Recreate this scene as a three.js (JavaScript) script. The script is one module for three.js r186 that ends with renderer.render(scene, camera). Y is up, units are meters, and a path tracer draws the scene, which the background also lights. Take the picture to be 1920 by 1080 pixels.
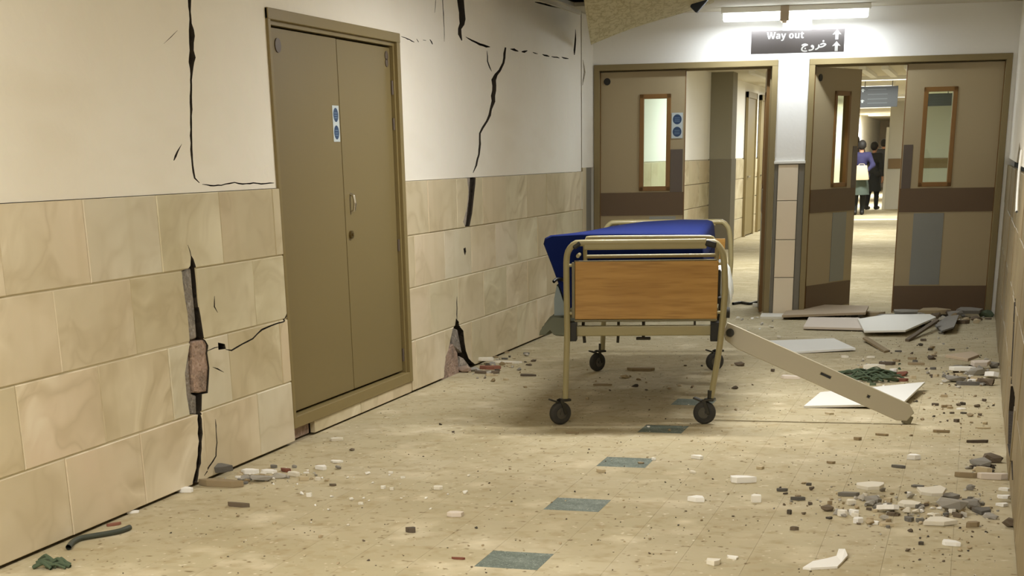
import * as THREE from 'three';
import { mergeGeometries } from 'three/addons/utils/BufferGeometryUtils.js';
import { ConvexGeometry } from 'three/addons/geometries/ConvexGeometry.js';
import { RoundedBoxGeometry } from 'three/addons/geometries/RoundedBoxGeometry.js';
import { MarchingCubes } from 'three/addons/objects/MarchingCubes.js';
import { RectAreaLightUniformsLib } from 'three/addons/lights/RectAreaLightUniformsLib.js';
import { Brush, Evaluator, SUBTRACTION } from 'three-bvh-csg';

// ------------------------------------------------------------------ camera, light, exposure
const S = 1.4;                                   // camera height in metres
const scene = new THREE.Scene();
scene.background = new THREE.Color(0x000000);
const camera = new THREE.PerspectiveCamera(2 * Math.atan(1280 / 2791) * 180 / Math.PI, 16 / 9, 0.05, 200);
camera.rotation.order = 'YXZ';
camera.rotation.set(-0.33863631, 0.29471086, -0.01898347);
camera.position.set(0, S, 0);
camera.setViewOffset(2560 * 16 / 9, 2560, (2560 * 16 / 9 - 1920) / 2, 0, 1920, 1080);
camera.updateProjectionMatrix();
camera.updateMatrixWorld(true);
const renderer = new THREE.WebGLRenderer({ antialias: true });
renderer.toneMapping = THREE.LinearToneMapping;
renderer.toneMappingExposure = 2.1;
renderer.shadowMap.enabled = true;
RectAreaLightUniformsLib.init();
const WARM = [1.0, 0.985, 0.925], COOL = [0.88, 0.95, 1.0], FAR = [0.97, 1.0, 0.95];
// ceiling luminaires: centre x, z, length along x, width along z, colour, intensity, glow
const LAMPS = {
  corridor: [[-1.5, -8.65, 1.25, 0.12, WARM, 78], [-1.5, -4.6, 1.25, 0.3, WARM, 6], [-2.0, -1.7, 1.25, 0.3, WARM, 62]],
  end: [COOL, 21],
  beyond: [[-1.6, -17.0, 1.25, 0.3, FAR, 20], [-2.4, -20.6, 1.25, 0.3, FAR, 34], [-2.0, -27.2, 1.6, 0.3, FAR, 24], [-2.4, -29.6, 1.6, 0.3, FAR, 30], [-2.2, -36, 1.25, 0.3, FAR, 60], [-2.6, -44, 1.25, 0.3, FAR, 120], [-3.0, -54, 1.25, 0.3, FAR, 140]],
};

// ------------------------------------------------------------------ helpers
let seed = 7;
const rnd = () => { seed = (seed + 0x6d2b79f5) | 0; let t = Math.imul(seed ^ (seed >>> 15), 1 | seed); t = (t + Math.imul(t ^ (t >>> 7), 61 | t)) ^ t; return ((t ^ (t >>> 14)) >>> 0) / 4294967296; };
const rr = (a, b) => a + (b - a) * rnd();
const V3 = (x, y, z) => new THREE.Vector3(x, y, z);
const used = {};
const numbered = (n) => { const k = used[n] = (used[n] ?? -1) + 1; return k ? n + '_' + String(k).padStart(3, '0') : n; };
function tag(o, label, category, group, kind) {
  if (label) o.userData.label = label;
  if (category) o.userData.category = category;
  if (group) o.userData.group = group;
  if (kind) o.userData.kind = kind;
  return o;
}
function mesh(name, g, m, parent) {
  const o = new THREE.Mesh(g, m); o.name = parent ? name : numbered(name);
  if (parent && parent !== scene) { parent.userData.n ??= {}; const k = parent.userData.n[name] = (parent.userData.n[name] ?? -1) + 1; if (k) o.name = name + '_' + String(k).padStart(3, '0'); }
  o.castShadow = o.receiveShadow = true; (parent ?? scene).add(o); return o;
}
function group(name, pos = [0, 0, 0], turn = 0) { const g = new THREE.Group(); g.name = numbered(name); g.position.set(...pos); g.rotation.y = turn; scene.add(g); g.updateMatrixWorld(true); return g; }
// the place a sight line of the survey photograph meets a real surface: floor height, a wall plane
const F = 2791, eye = V3(0, S, 0);
const ray = (px, py) => V3((px - 960) / F, (1280 - py) / F, -1).applyEuler(camera.rotation).normalize();
const onFloor = (px, py, y = 0) => { const d = ray(px, py); return d.multiplyScalar((y - S) / d.y).add(eye); };
const onLeft = (px, py) => { const d = ray(px, py); d.multiplyScalar(XL / d.x).add(eye); return [-d.z, d.y]; };           // [u, v]
const onZ = (px, py, z) => { const d = ray(px, py); return d.multiplyScalar(z / d.z).add(eye); };
const pxm = (p) => F / p.clone().sub(eye).applyQuaternion(camera.quaternion.clone().invert()).negate().z;                   // pixels per metre there

const XL = -2.4 * S, XR = 0.17 * S, HC = 1.835 * S, DADO = 0.915 * S;
const EW = { x: XL, z: -9.95 * S, a: Math.atan2(0.3, 2.57) };    // end wall: left corner and turn

// ------------------------------------------------------------------ procedural textures
const P = new Uint8Array(512); { const a = [...Array(256).keys()]; for (let i = 255; i > 0; i--) { const j = Math.floor(rnd() * (i + 1)); [a[i], a[j]] = [a[j], a[i]]; } for (let i = 0; i < 512; i++) P[i] = a[i & 255]; }
function vn(x, y, per, pery) {                          // tiling value noise
  const xi = Math.floor(x), yi = Math.floor(y), fx = x - xi, fy = y - yi, mx = (v) => ((v % per) + per) % per, my = (v) => ((v % pery) + pery) % pery;
  const h = (a, b) => P[P[mx(a) & 255] + (my(b) & 255)] / 255, s = fx * fx * (3 - 2 * fx), t = fy * fy * (3 - 2 * fy);
  return (h(xi, yi) * (1 - s) + h(xi + 1, yi) * s) * (1 - t) + (h(xi, yi + 1) * (1 - s) + h(xi + 1, yi + 1) * s) * t;
}
const fbm = (x, y, per, oct = 4, pery = per) => { let v = 0, a = 0.5, n = 0; for (let i = 0; i < oct; i++) { v += a * vn(x, y, per, pery); n += a; x *= 2; y *= 2; per *= 2; pery *= 2; a *= 0.5; } return v / n; };
function tex(w, h, fn, metres, srgb = true, metresY) {
  const d = new Uint8Array(w * h * 4);
  for (let j = 0; j < h; j++) for (let i = 0; i < w; i++) { const c = fn(i / w, j / h), k = (j * w + i) * 4; for (let q = 0; q < 3; q++) d[k + q] = Math.max(0, Math.min(255, c[q])); d[k + 3] = 255; }
  const t = new THREE.DataTexture(d, w, h); t.wrapS = t.wrapT = THREE.RepeatWrapping; t.magFilter = THREE.LinearFilter; t.minFilter = THREE.LinearMipmapLinearFilter; t.generateMipmaps = true;
  if (srgb) t.colorSpace = THREE.SRGBColorSpace;
  t.repeat.set(1 / metres, 1 / (metresY ?? metres)); t.needsUpdate = true; return t;
}
const mix = (a, b, t) => { t = Math.max(0, Math.min(1, t)); return [a[0] + (b[0] - a[0]) * t, a[1] + (b[1] - a[1]) * t, a[2] + (b[2] - a[2]) * t]; };
const marble = tex(1024, 1024, (x, y) => {
  const wx = fbm(x * 3, y * 3, 3, 4), wy = fbm(x * 3 + 1.7, y * 3 + 5.2, 3, 4);
  let c = mix([221, 214, 192], [206, 198, 173], fbm(x * 5 + wx * 2, y * 5, 5, 4) * 1.8 - 0.4);
  c = mix(c, [226, 207, 186], Math.pow(fbm(x * 3 + 9, y * 3 + 2, 3, 3), 2) * 0.9);
  const f = fbm((x + y) * 4 + wx * 5, (y - x) * 16 + wy * 9, 4, 3, 16), p = (per, k, e) => { const v = fbm(x * per + wx * k, y * per * 2 + wy * k, per, 4, per * 2); return Math.pow(Math.max(0, 1 - Math.abs(v - 0.5) * 7), e); };
  const m1 = Math.max(0, Math.min(1, fbm(x * 4 + 3, y * 4, 4, 2) * 4 - 1.6));
  c = mix(c, [240, 234, 217], Math.max(0, f - 0.54) * 3.4 * m1); c = mix(c, [180, 166, 134], Math.max(0, 0.44 - f) * 3.0 * m1);
  c = mix(c, [238, 231, 212], p(2, 1.6, 2.4) * m1);
  c = mix(c, [178, 164, 132], p(3, 2.4, 2.2) * 0.38);
  c = mix(c, [196, 184, 152], Math.max(0, fbm(x * 32, y * 2, 32, 2, 2) - 0.55) * 0.7);
  return c;
}, 1.9);
const floorTex = tex(1024, 1024, (x, y) => {
  const a = fbm(x * 5, y * 5, 5, 5), b = fbm(x * 60, y * 60, 60, 3), s = fbm(x * 128, y * 128, 128, 2);
  let c = mix([188, 178, 150], [206, 197, 172], a * 2 - 0.5);
  c = mix(c, [176, 160, 128], Math.max(0, b - 0.52) * 1.9);
  c = mix(c, [226, 217, 194], Math.max(0, fbm(x * 18 + 4, y * 18, 18, 4) - 0.55) * 2.6);
  if (s > 0.79) c = mix(c, [128, 112, 84], (s - 0.79) * 7);
  if (s < 0.2) c = mix(c, [236, 230, 214], (0.2 - s) * 6);
  return c;
}, 3.1);
const inlayTex = tex(256, 256, (x, y) => { const s = fbm(x * 60, y * 60, 60, 2); let c = mix([92, 104, 94], [116, 127, 117], fbm(x * 8, y * 8, 8, 4) * 2 - 0.5); if (s > 0.68) c = mix(c, [176, 182, 170], (s - 0.68) * 5); if (s < 0.3) c = mix(c, [68, 78, 72], 0.6); return c; }, 0.3);
const plasterTex = tex(1024, 1024, (x, y) => { const a = fbm(x * 4, y * 4, 4, 5); let c = mix([240, 235, 224], [234, 227, 213], a * 2 - 0.5); return mix(c, [214, 204, 182], Math.max(0, fbm(x * 3 + 5, y * 9, 3, 4, 9) - 0.6) * 1.2); }, 3);
const plasterBump = tex(512, 512, (x, y) => { const v = 255 * fbm(x * 32, y * 32, 32, 4); return [v, v, v]; }, 1.2, false);
const stoneTex = tex(512, 512, (x, y) => { const a = fbm(x * 8, y * 8, 8, 5), b = fbm(x * 40, y * 40, 40, 3); return mix(mix([178, 164, 152], [138, 130, 121], a * 2 - 0.5), [206, 196, 184], Math.max(0, b - 0.55) * 2.5); }, 0.6);
const stoneBump = tex(512, 512, (x, y) => { const v = 255 * (fbm(x * 12, y * 12, 12, 5) * 0.7 + fbm(x * 64, y * 64, 64, 2) * 0.3); return [v, v, v]; }, 0.6, false);
const boardTex = tex(512, 512, (x, y) => { const w = fbm(x * 18, y * 18, 18, 3); const r = 1 - Math.abs(w * 2 - 1); return mix([214, 205, 172], [176, 164, 124], Math.pow(r, 6) * 0.9 + Math.max(0, fbm(x * 60, y * 60, 60, 2) - 0.6)); }, 0.7);
const oakTex = tex(1024, 512, (x, y) => { const w = fbm(x * 4, y * 30, 4, 4, 30), g = fbm(x * 8, y * 128, 8, 2, 128); let c = mix([176, 134, 66], [158, 116, 50], w * 2 - 0.5); return mix(c, [134, 94, 38], Math.max(0, g - 0.55) * 1.6); }, 0.9);
const clothBump = tex(256, 256, (x, y) => { const v = 128 + 60 * Math.sin(x * 6.2832 * 64) * Math.sin(y * 6.2832 * 64) + 60 * (fbm(x * 8, y * 8, 8, 3) - 0.5); return [v, v, v]; }, 0.25, false);

function paint(c, rough = 0.6, extra = {}) { return new THREE.MeshPhysicalMaterial({ color: new THREE.Color(c), roughness: rough, side: THREE.DoubleSide, ...extra }); }
const M = {
  plaster: paint(0xffffff, 0.75, { map: plasterTex, bumpMap: plasterBump, bumpScale: 0.0012 }),
  endPlaster: paint(0xf4f2ee, 0.7, { bumpMap: plasterBump, bumpScale: 0.0012 }),
  tiles: ['#ffffff', '#fdf7f0', '#f8f6ec', '#f7f1e6', '#f1ecdf'].map((c) => paint(c, 0.38, { map: marble, clearcoat: 0.15, clearcoatRoughness: 0.4 })),
  pillarTile: ['#f6e8d0', '#f5e4ca', '#f3e2c9', '#f1e2cb'].map((c) => paint(c, 0.45)),
  rightTile: ['#a99e88', '#9f947f', '#a49984'].map((c) => paint(c, 0.5, { map: marble })),
  floorTiles: ['#f3f0ea', '#f2efe7', '#f0ece3', '#eeeae1'].map((c) => paint(c, 0.88, { map: floorTex, specularIntensity: 0.6 })),
  floorBed: paint(0xa09378, 0.9),
  inlay: paint(0xffffff, 0.6, { map: inlayTex }),
  stone: paint(0xffffff, 0.95, { map: stoneTex, bumpMap: stoneBump, bumpScale: 0.02 }),
  stoneGrey: paint(0xd4d6d6, 0.95, { map: stoneTex, bumpMap: stoneBump, bumpScale: 0.02 }),
  stonePink: paint(0xf4e0d6, 0.95, { map: stoneTex, bumpMap: stoneBump, bumpScale: 0.02 }),
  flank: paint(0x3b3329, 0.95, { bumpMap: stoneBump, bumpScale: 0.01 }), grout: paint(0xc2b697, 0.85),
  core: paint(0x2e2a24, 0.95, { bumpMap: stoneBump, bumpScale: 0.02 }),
  door: paint(0x7c6d47, 0.5), doorFrame: paint(0x83734a, 0.5), endLeaf: paint(0xab9b7b, 0.5), endFrame: paint(0x8b7b55, 0.5),
  rebate: paint(0x54482f, 0.7),
  lipping: paint(0x7d5a2c, 0.5), visionWood: paint(0x86602f, 0.45), band: paint(0x65503a, 0.5), plate: paint(0x5d5148, 0.4), sheetMetal: paint(0x8f9291, 0.35, { metalness: 0.5 }),
  glass: paint(0xf2fbf7, 0.02, { transmission: 1, thickness: 0, ior: 1.5 }),
  greyTrim: paint(0x7b766b, 0.6), chrome: paint(0xcfcabf, 0.25, { metalness: 0.9 }), brass: paint(0x7a6a45, 0.35, { metalness: 0.8 }), black: paint(0x14130f, 0.5),
  ceiling: paint(0xd6cfbd, 0.85), board: paint(0xffffff, 0.9, { map: boardTex, bumpMap: boardTex, bumpScale: 0.004 }),
  white: paint(0xf1efe8, 0.6), cream: paint(0xe6dfcc, 0.8), whiteBoard: paint(0xe9e9e6, 0.7), pinkBoard: paint(0xdcd0c4, 0.75), beigeBoard: paint(0xb9a892, 0.8),
  bedPaint: paint(0x978d67, 0.38, { clearcoat: 0.3 }), bedDark: paint(0x6d664c, 0.45), oak: paint(0xffffff, 0.45, { map: oakTex, clearcoat: 0.2 }), rubber: paint(0x35332f, 0.7), hub: paint(0x55524b, 0.4, { metalness: 0.4 }), steel: paint(0x3a3832, 0.45, { metalness: 0.5 }),
  blue: paint(0x0a1c58, 0.9, { bumpMap: clothBump, bumpScale: 0.0006, specularIntensity: 0.35 }), sheet: paint(0x8d999d, 0.9, { bumpMap: clothBump, bumpScale: 0.001 }), sheetDark: paint(0x6d7163, 0.9), whiteCloth: paint(0xdfe4e4, 0.9, { bumpMap: clothBump, bumpScale: 0.001 }),
  rail: paint(0xb8b09b, 0.45),
  plasterBit: ['#efece4', '#e4ded0', '#f4f2ee'].map((c) => paint(c, 0.85)),
  tanBit: ['#b3a284', '#98876a', '#c4b597'].map((c) => paint(c, 0.9)),
  greyBit: ['#a5a19a', '#8f8b84', '#b5b0a6'].map((c) => paint(c, 0.95, { bumpMap: stoneBump, bumpScale: 0.01 })),
  darkBit: ['#5c5145', '#6b5e4e', '#4a443b'].map((c) => paint(c, 0.9)),
  redBit: ['#7a4a3a', '#8a5a48'].map((c) => paint(c, 0.9)),
  greenBit: ['#4c5a44', '#3d4a38', '#5d6a54'].map((c) => paint(c, 0.9)),
};
const lampMat = (c, k) => new THREE.MeshStandardMaterial({ color: 0x888888, emissive: new THREE.Color(...c), emissiveIntensity: k, roughness: 0.6 });

// ------------------------------------------------------------------ geometry helpers
const box = (w, h, d, x = 0, y = 0, z = 0) => new THREE.BoxGeometry(w, h, d).translate(x, y, z);
const rbox = (w, h, d, r, x = 0, y = 0, z = 0) => new RoundedBoxGeometry(w, h, d, 2, Math.min(r, w / 2.1, h / 2.1, d / 2.1)).translate(x, y, z);
const span = (u0, v0, w0, u1, v1, w1) => box(u1 - u0, v1 - v0, w1 - w0, (u0 + u1) / 2, (v0 + v1) / 2, (w0 + w1) / 2);
const rspan = (u0, v0, w0, u1, v1, w1, r = 0.004) => rbox(u1 - u0, v1 - v0, w1 - w0, r, (u0 + u1) / 2, (v0 + v1) / 2, (w0 + w1) / 2);
const cyl = (r, h, x, y, z, axis = 'y', n = 20) => { const g = new THREE.CylinderGeometry(r, r, h, n); if (axis === 'x') g.rotateZ(Math.PI / 2); if (axis === 'z') g.rotateX(Math.PI / 2); return g.translate(x, y, z); };
const plain = (g) => { g = g.index ? g.toNonIndexed() : g; for (const k of Object.keys(g.attributes)) if (!['position', 'normal', 'uv'].includes(k)) g.deleteAttribute(k); return g; };
const join = (...gs) => mergeGeometries(gs.map(plain));
const tube = (pts, r, n = 40, tension = 0.2) => new THREE.TubeGeometry(new THREE.CatmullRomCurve3(pts.map((p) => V3(...p)), false, 'catmullrom', tension), n, r, 12, false);
const shapeOf = (pts) => new THREE.Shape(pts.map((p) => new THREE.Vector2(p[0], p[1])));
const prism = (pts, d, bevel = 0, holes = []) => { const s = shapeOf(pts); for (const h of holes) s.holes.push(new THREE.Path(h.map((p) => new THREE.Vector2(p[0], p[1])))); return new THREE.ExtrudeGeometry(s, { depth: d - 2 * bevel, bevelEnabled: bevel > 0, bevelThickness: bevel, bevelSize: bevel, bevelOffset: -bevel, bevelSegments: 1, curveSegments: 6 }).translate(0, 0, bevel); };
const shiftUV = (g, a, b) => { const uv = g.attributes.uv; for (let i = 0; i < uv.count; i++) uv.setXY(i, uv.getX(i) + a, uv.getY(i) + b); return g; };
function lathe(pts, n = 24) { return new THREE.LatheGeometry(pts.map((p) => new THREE.Vector2(p[0], p[1])), n); }
// a closed skin through rings of points (each ring the same count)
function loft(rings, caps = true) {
  const n = rings[0].length, pos = [], idx = [], uv = [];
  rings.forEach((r, i) => r.forEach((p, j) => { pos.push(...p); uv.push(j / n, i / rings.length); }));
  for (let i = 0; i + 1 < rings.length; i++) for (let j = 0; j < n; j++) { const a = i * n + j, b = i * n + (j + 1) % n; idx.push(a, b, a + n, b, b + n, a + n); }
  let g = new THREE.BufferGeometry(); g.setAttribute('position', new THREE.Float32BufferAttribute(pos, 3)); g.setAttribute('uv', new THREE.Float32BufferAttribute(uv, 2)); g.setIndex(idx); g.computeVertexNormals();
  if (!caps) return g;
  const out = [plain(g)];
  for (const [k, flip] of [[0, true], [rings.length - 1, false]]) {
    const r = rings[k].map((p) => V3(...p)), e1 = r[1].clone().sub(r[0]); let nrm = V3(0, 0, 0);
    for (let j = 0; j < n; j++) nrm.add(r[j].clone().cross(r[(j + 1) % n]));
    nrm.normalize(); const ex = e1.normalize(), ey = nrm.clone().cross(ex);
    const flat = r.map((p) => new THREE.Vector2(p.dot(ex), p.dot(ey))), tri = THREE.ShapeUtils.triangulateShape(flat, []), q = [], u = [], nn = [];
    for (const t of tri) for (const j of flip ? [t[2], t[1], t[0]] : t) { q.push(r[j].x, r[j].y, r[j].z); u.push(flat[j].x, flat[j].y); nn.push(...(flip ? nrm.clone().negate() : nrm).toArray()); }
    const c = new THREE.BufferGeometry(); c.setAttribute('position', new THREE.Float32BufferAttribute(q, 3)); c.setAttribute('normal', new THREE.Float32BufferAttribute(nn, 3)); c.setAttribute('uv', new THREE.Float32BufferAttribute(u, 2)); out.push(c);
  }
  return mergeGeometries(out);
}
const csg = new Evaluator(); csg.attributes = ['position', 'normal', 'uv']; csg.useGroups = true;
function cut(g, cutters, mat) {          // returns [geometry, materials]: faces left by a cutter show the raw flank of the break
  g = plain(g); let a = new Brush(g, mat); a.updateMatrixWorld();
  for (const c of cutters) { const b = new Brush(plain(c), M.flank); b.updateMatrixWorld(); a = csg.evaluate(a, b, SUBTRACTION); }
  return [a.geometry, a.material];
}
// a crack: centre line [px, py, width px] on a wall, turned into an outline in wall metres
function crackOutline(line, map, jit = 0.35) {
  const L = [], R = [];
  for (let i = 0; i < line.length; i++) {
    const a = line[Math.max(0, i - 1)], b = line[Math.min(line.length - 1, i + 1)], dx = b[0] - a[0], dy = b[1] - a[1], l = Math.hypot(dx, dy) || 1, nx = -dy / l, ny = dx / l;
    const end = i === 0 || i === line.length - 1, w = line[i][2] * (end ? 0.35 : 0.86) / 2, p = line[i];
    L.push(map(p[0] + nx * w * (1 + jit * (rnd() - 0.5)), p[1] + ny * w * (1 + jit * (rnd() - 0.5)))); R.push(map(p[0] - nx * w * (1 + jit * (rnd() - 0.5)), p[1] - ny * w * (1 + jit * (rnd() - 0.5))));
  }
  let o = [...L, ...R.reverse()];
  if (THREE.ShapeUtils.area(o.map((p) => new THREE.Vector2(...p))) < 0) o.reverse();
  return o;
}
function finer(line, step = 12, wob = 1.2) {      // add kinks along a crack so that it reads broken
  const out = [];
  for (let i = 0; i + 1 < line.length; i++) {
    const a = line[i], b = line[i + 1], n = Math.max(1, Math.round(Math.hypot(b[0] - a[0], b[1] - a[1]) / step));
    for (let k = 0; k < n; k++) { const t = k / n, w = k ? wob : 0; out.push([a[0] + (b[0] - a[0]) * t + (rnd() - 0.5) * w, a[1] + (b[1] - a[1]) * t + (rnd() - 0.5) * w, (a[2] + (b[2] - a[2]) * t) * (k ? 0.75 + 0.5 * rnd() : 1)]); }
  }
  out.push(line[line.length - 1]); return out;
}

// ------------------------------------------------------------------ floor
{
  const floor = tag(group('floor'), 'cream vinyl tile floor strewn with debris, a row of dark green inlays down it', 'floor', null, 'structure');
  mesh('screed', span(-4.6, -0.2, -72, 1.6, -0.0045, 4), M.floorBed, floor);
  const p = 0.17 * S, x0 = -1.18 * S, z0 = -3.567 * S, rest = [], gap = 0.0004;
  const tileGeo = (a, b, c, d) => { const g = span(a + gap, -0.0045, c + gap, b - gap, 0, d - gap), q = g.attributes.position, u = g.attributes.uv; for (let i = 0; i < q.count; i++) u.setXY(i, q.getX(i), q.getZ(i)); return g; };
  const cells = [];
  for (let k = -22; k < 42; k++) for (let i = -8; i < 9; i++) {
    const a = Math.max(XL, x0 + i * p), b = Math.min(XR, x0 + (i + 1) * p), d = z0 - k * p, c = d - p;
    if (b - a > 0.01) cells.push([a, b, c, d, i, k]);
  }
  const seen = cells.filter(([a, b, c, d]) => { const q = V3((a + b) / 2, 0, d).project(camera); return q.x > -1.05 && q.x < 1.05 && q.y > -1.08 && q.y < 1 && q.z < 1; }).sort((a, b) => b[2] - a[2]).slice(0, 290);
  const near = new Set(seen);
  for (const c of cells) {
    const inlay = c[4] === 0 && c[5] % 4 === 0 && c[5] >= 0 && c[5] <= 16;
    if (inlay) { tag(mesh('inlay_tile', tileGeo(c[0], c[1], c[2], c[3]), M.inlay, floor), 'dark green speckled inlay tile'); continue; }
    const g = tileGeo(c[0], c[1], c[2], c[3]);
    if (near.has(c)) mesh('floor_tile', g, M.floorTiles[Math.floor(rnd() * 4)], floor); else rest.push(g);
  }
  tag(mesh('distant_floor_tiles', join(...rest), M.floorTiles[1], floor), null, null, null, 'stuff');
  const far = span(-4.05, -0.0045, -70, 1.2, 0, -14.98), q = far.attributes.position, u = far.attributes.uv; for (let i = 0; i < q.count; i++) u.setXY(i, q.getX(i), q.getZ(i));
  mesh('far_flooring', far, M.floorTiles[2], floor);
  tag(mesh('threshold', rspan(-4.0, 0, -34.9, 1.1, 0.006, -34.4, 0.002), M.white, floor), 'white threshold strip across the far corridor');
}

// ------------------------------------------------------------------ left wall
const U0 = 7.18, U1 = 8.99, DT = 2.108, DB = 0.075;      // opening of the double door
{
  const wall = tag(group('wall_left', [XL, 0, 0], Math.PI / 2), 'cracked cream plaster wall over a dado of veined beige stone slabs', 'wall', null, 'structure');
  const C = (l, s, w) => crackOutline(finer(l, s, w), onLeft).map(([u, v]) => [u, Math.min(v, HC - 0.012 - 0.006 * rnd())]);
  const holes = [
    C([[355, -34, 6], [355, 4, 7], [356, 22, 4], [357, 36, 5], [357, 44, 5], [359, 56, 10], [359, 80, 11], [360, 108, 14], [359, 117, 13], [359, 128, 7], [358, 150, 5], [358, 180, 5], [358, 230, 5], [359, 280, 5], [361, 310, 4.5], [365, 334, 3.5], [374, 343, 3.5]]),
    C([[379, 345.5, 2], [395, 348, 3], [415, 347.5, 2.4], [430, 344, 3.4], [440, 342, 2.4], [455, 345, 3], [475, 343, 2.4], [490, 345, 3], [514, 343, 2.2]], 7),
    C([[341, 270, 1.4], [333, 284, 3.4], [326, 301, 4]]),
    C([[333, 57, 1.1], [320, 70, 1.5], [307, 82, 1.0]]),
    C([[863, -30, 14], [865, 10, 14], [867, 36, 14], [866, 45, 11], [862, 54, 7], [862, 64, 7], [866, 76, 5]]),
    C([[873, 69, 2], [885, 76, 4], [900, 83, 5], [912, 87, 5], [919, 88, 3]], 6),
    C([[948, 89, 8], [946, 100, 5], [944, 118, 5], [937, 132, 5], [930, 140, 7], [926, 150, 10], [926, 170, 9], [925, 190, 9], [920, 205, 5], [918, 216, 6], [913, 227, 4.5], [905, 240, 4.5], [900, 250, 4], [900, 270, 4.5], [898, 290, 3.5], [893, 310, 3.5], [887, 324, 3]]),
    C([[913, 95, 1.6], [914, 115, 2.4], [918, 126, 2.6], [922, 134, 1.6]], 9),
    ...[[[957, 92, 3], [964, 93, 5], [972, 96, 4]], [[978, 97, 4], [983, 97, 5], [989, 95, 3]], [[999, 98, 3], [1008, 101, 3]], [[1017, 102, 3], [1030, 106, 3]], [[1034, 106, 2.6], [1049, 109, 3]], [[1053, 107, 2.5], [1066, 110, 3]], [[752, 68, 1.6], [764, 73, 2.4], [777, 79, 2.4]], [[781, 73, 3], [785, 79, 3.5]], [[793, 75, 2], [799, 76, 2]], [[806, 74, 3], [811, 83, 4]]].map((l) => C(l, 5, 1.5)),
    C([[830, -10, 1.6], [832, 40, 1.6], [833, 78, 1.2]]), C([[818, -6, 1.2], [815, 24, 1.2]]),
    C([[1079, 55, 2], [1078, 85, 4.4], [1077, 103, 4]]),
    C([[1003, 4, 2.5], [1030, 9.5, 5], [1064, 17, 5], [1083, 23, 3]], 8, 0.5),
  ];
  const outer = [[-4, DADO], [U0, DADO], [U0, DT], [U1, DT], [U1, DADO], [13.46, DADO], [13.46, HC - 0.004], [-4, HC - 0.004]];
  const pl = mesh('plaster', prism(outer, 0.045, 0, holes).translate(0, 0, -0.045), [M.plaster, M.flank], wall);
  tag(pl, 'cream plaster skin split by long open cracks');
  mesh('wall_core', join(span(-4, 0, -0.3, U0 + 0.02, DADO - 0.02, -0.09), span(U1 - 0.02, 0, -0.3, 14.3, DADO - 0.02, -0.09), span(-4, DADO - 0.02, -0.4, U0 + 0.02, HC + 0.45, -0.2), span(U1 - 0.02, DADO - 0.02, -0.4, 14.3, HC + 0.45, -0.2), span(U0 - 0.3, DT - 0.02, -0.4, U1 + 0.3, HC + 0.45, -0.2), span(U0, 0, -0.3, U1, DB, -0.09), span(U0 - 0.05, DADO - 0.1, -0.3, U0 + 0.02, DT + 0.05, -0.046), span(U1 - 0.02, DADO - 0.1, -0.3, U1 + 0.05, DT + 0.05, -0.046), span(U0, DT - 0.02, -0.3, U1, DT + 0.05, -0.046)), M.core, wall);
  // column strip at the corner, past the crack
  mesh('corner_plaster', prism([[13.51, 1.31], [13.93, 1.31], [13.93, HC - 0.004], [13.51, HC - 0.004]], 0.045, 0, [C([[1094, 112, 2], [1097, 135, 3.5], [1093, 160, 2]])]).translate(0, 0, -0.05), M.plaster, wall);
  mesh('corner_strip', span(13.5, 0.01, -0.05, 13.63, 1.31, 0.004), M.tiles[4], wall);
  tag(mesh('corner_strip', span(13.66, 0.01, -0.05, 13.85, 1.31, -0.004), M.greyTrim, wall), 'grey lower strip beside the end wall');
  // dado slabs
  const q = (l) => { const o = l.map((p) => onLeft(p[0], p[1])); if (THREE.ShapeUtils.area(o.map((p) => new THREE.Vector2(...p))) < 0) o.reverse(); return o; };
  const cr = [
    q([[352, 478], [357, 486], [362, 502], [364, 530], [367, 560], [372, 600], [377, 632], [386, 648], [384, 662], [388, 690], [387, 710], [385, 737], [374, 739], [373, 778], [362, 777], [351, 777], [345, 740], [342, 700], [347, 668], [352, 640], [348, 590], [343, 560], [339, 530], [337, 508], [347, 504], [351, 498]]),
    C([[346, 459, 1.4], [350, 470, 2], [353, 484, 4]]),
    C([[368, 772, 8], [370, 800, 9], [370, 840, 9], [368, 868, 10], [363, 890, 9], [358, 918, 9]]),
    C([[400, 786, 1.6], [403, 830, 2], [401, 855, 2.4], [388, 875, 3], [378, 892, 3]]),
    C([[384, 658, 3], [398, 652, 2.4], [407, 650, 3]]), q([[404, 642], [417, 645], [419, 654], [405, 656]]),
    C([[418, 655, 2.4], [430, 657, 3.2], [450, 645, 3.2], [470, 635, 3.2], [487, 618, 4], [503, 611, 3], [528, 603, 3], [534, 590, 3], [541, 560, 3.6]]),
    C([[397, 555, 1.6], [397, 575, 2.6], [403, 586, 2]]), C([[394, 688, 1.6], [404, 692, 3], [415, 698, 1.6]]),
    q([[871, 328], [888, 326], [887, 345], [884, 372], [881, 400], [876, 425], [868, 425], [864, 416], [871, 390], [874, 358], [872, 340]]),
    q([[866, 466], [870, 464], [871, 472], [869, 479], [867, 474]]),
    q([[852, 597], [857, 603], [860, 613], [866, 620], [868, 640], [871, 658], [876, 672], [886, 682], [896, 687], [893, 700], [880, 716], [829, 720], [830, 690], [833, 668], [838, 655], [842, 636], [846, 617], [850, 612]]),
    C([[854, 556, 1.4], [854, 600, 1.8]]),
    C([[1092, 318, 3], [1092, 420, 3.5]]),
  ];
  const cutters = cr.map((o) => ({ g: prism(o, 0.2).translate(0, 0, -0.12), u0: Math.min(...o.map((p) => p[0])), u1: Math.max(...o.map((p) => p[0])), v0: Math.min(...o.map((p) => p[1])), v1: Math.max(...o.map((p) => p[1])) }));
  const rows = [[0.012, 0.322, -3.61], [0.325, 0.642, -3.83], [0.645, 0.957, -3.645], [0.96, DADO - 0.001, -3.84]], pitch = 0.409 * S;
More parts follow.
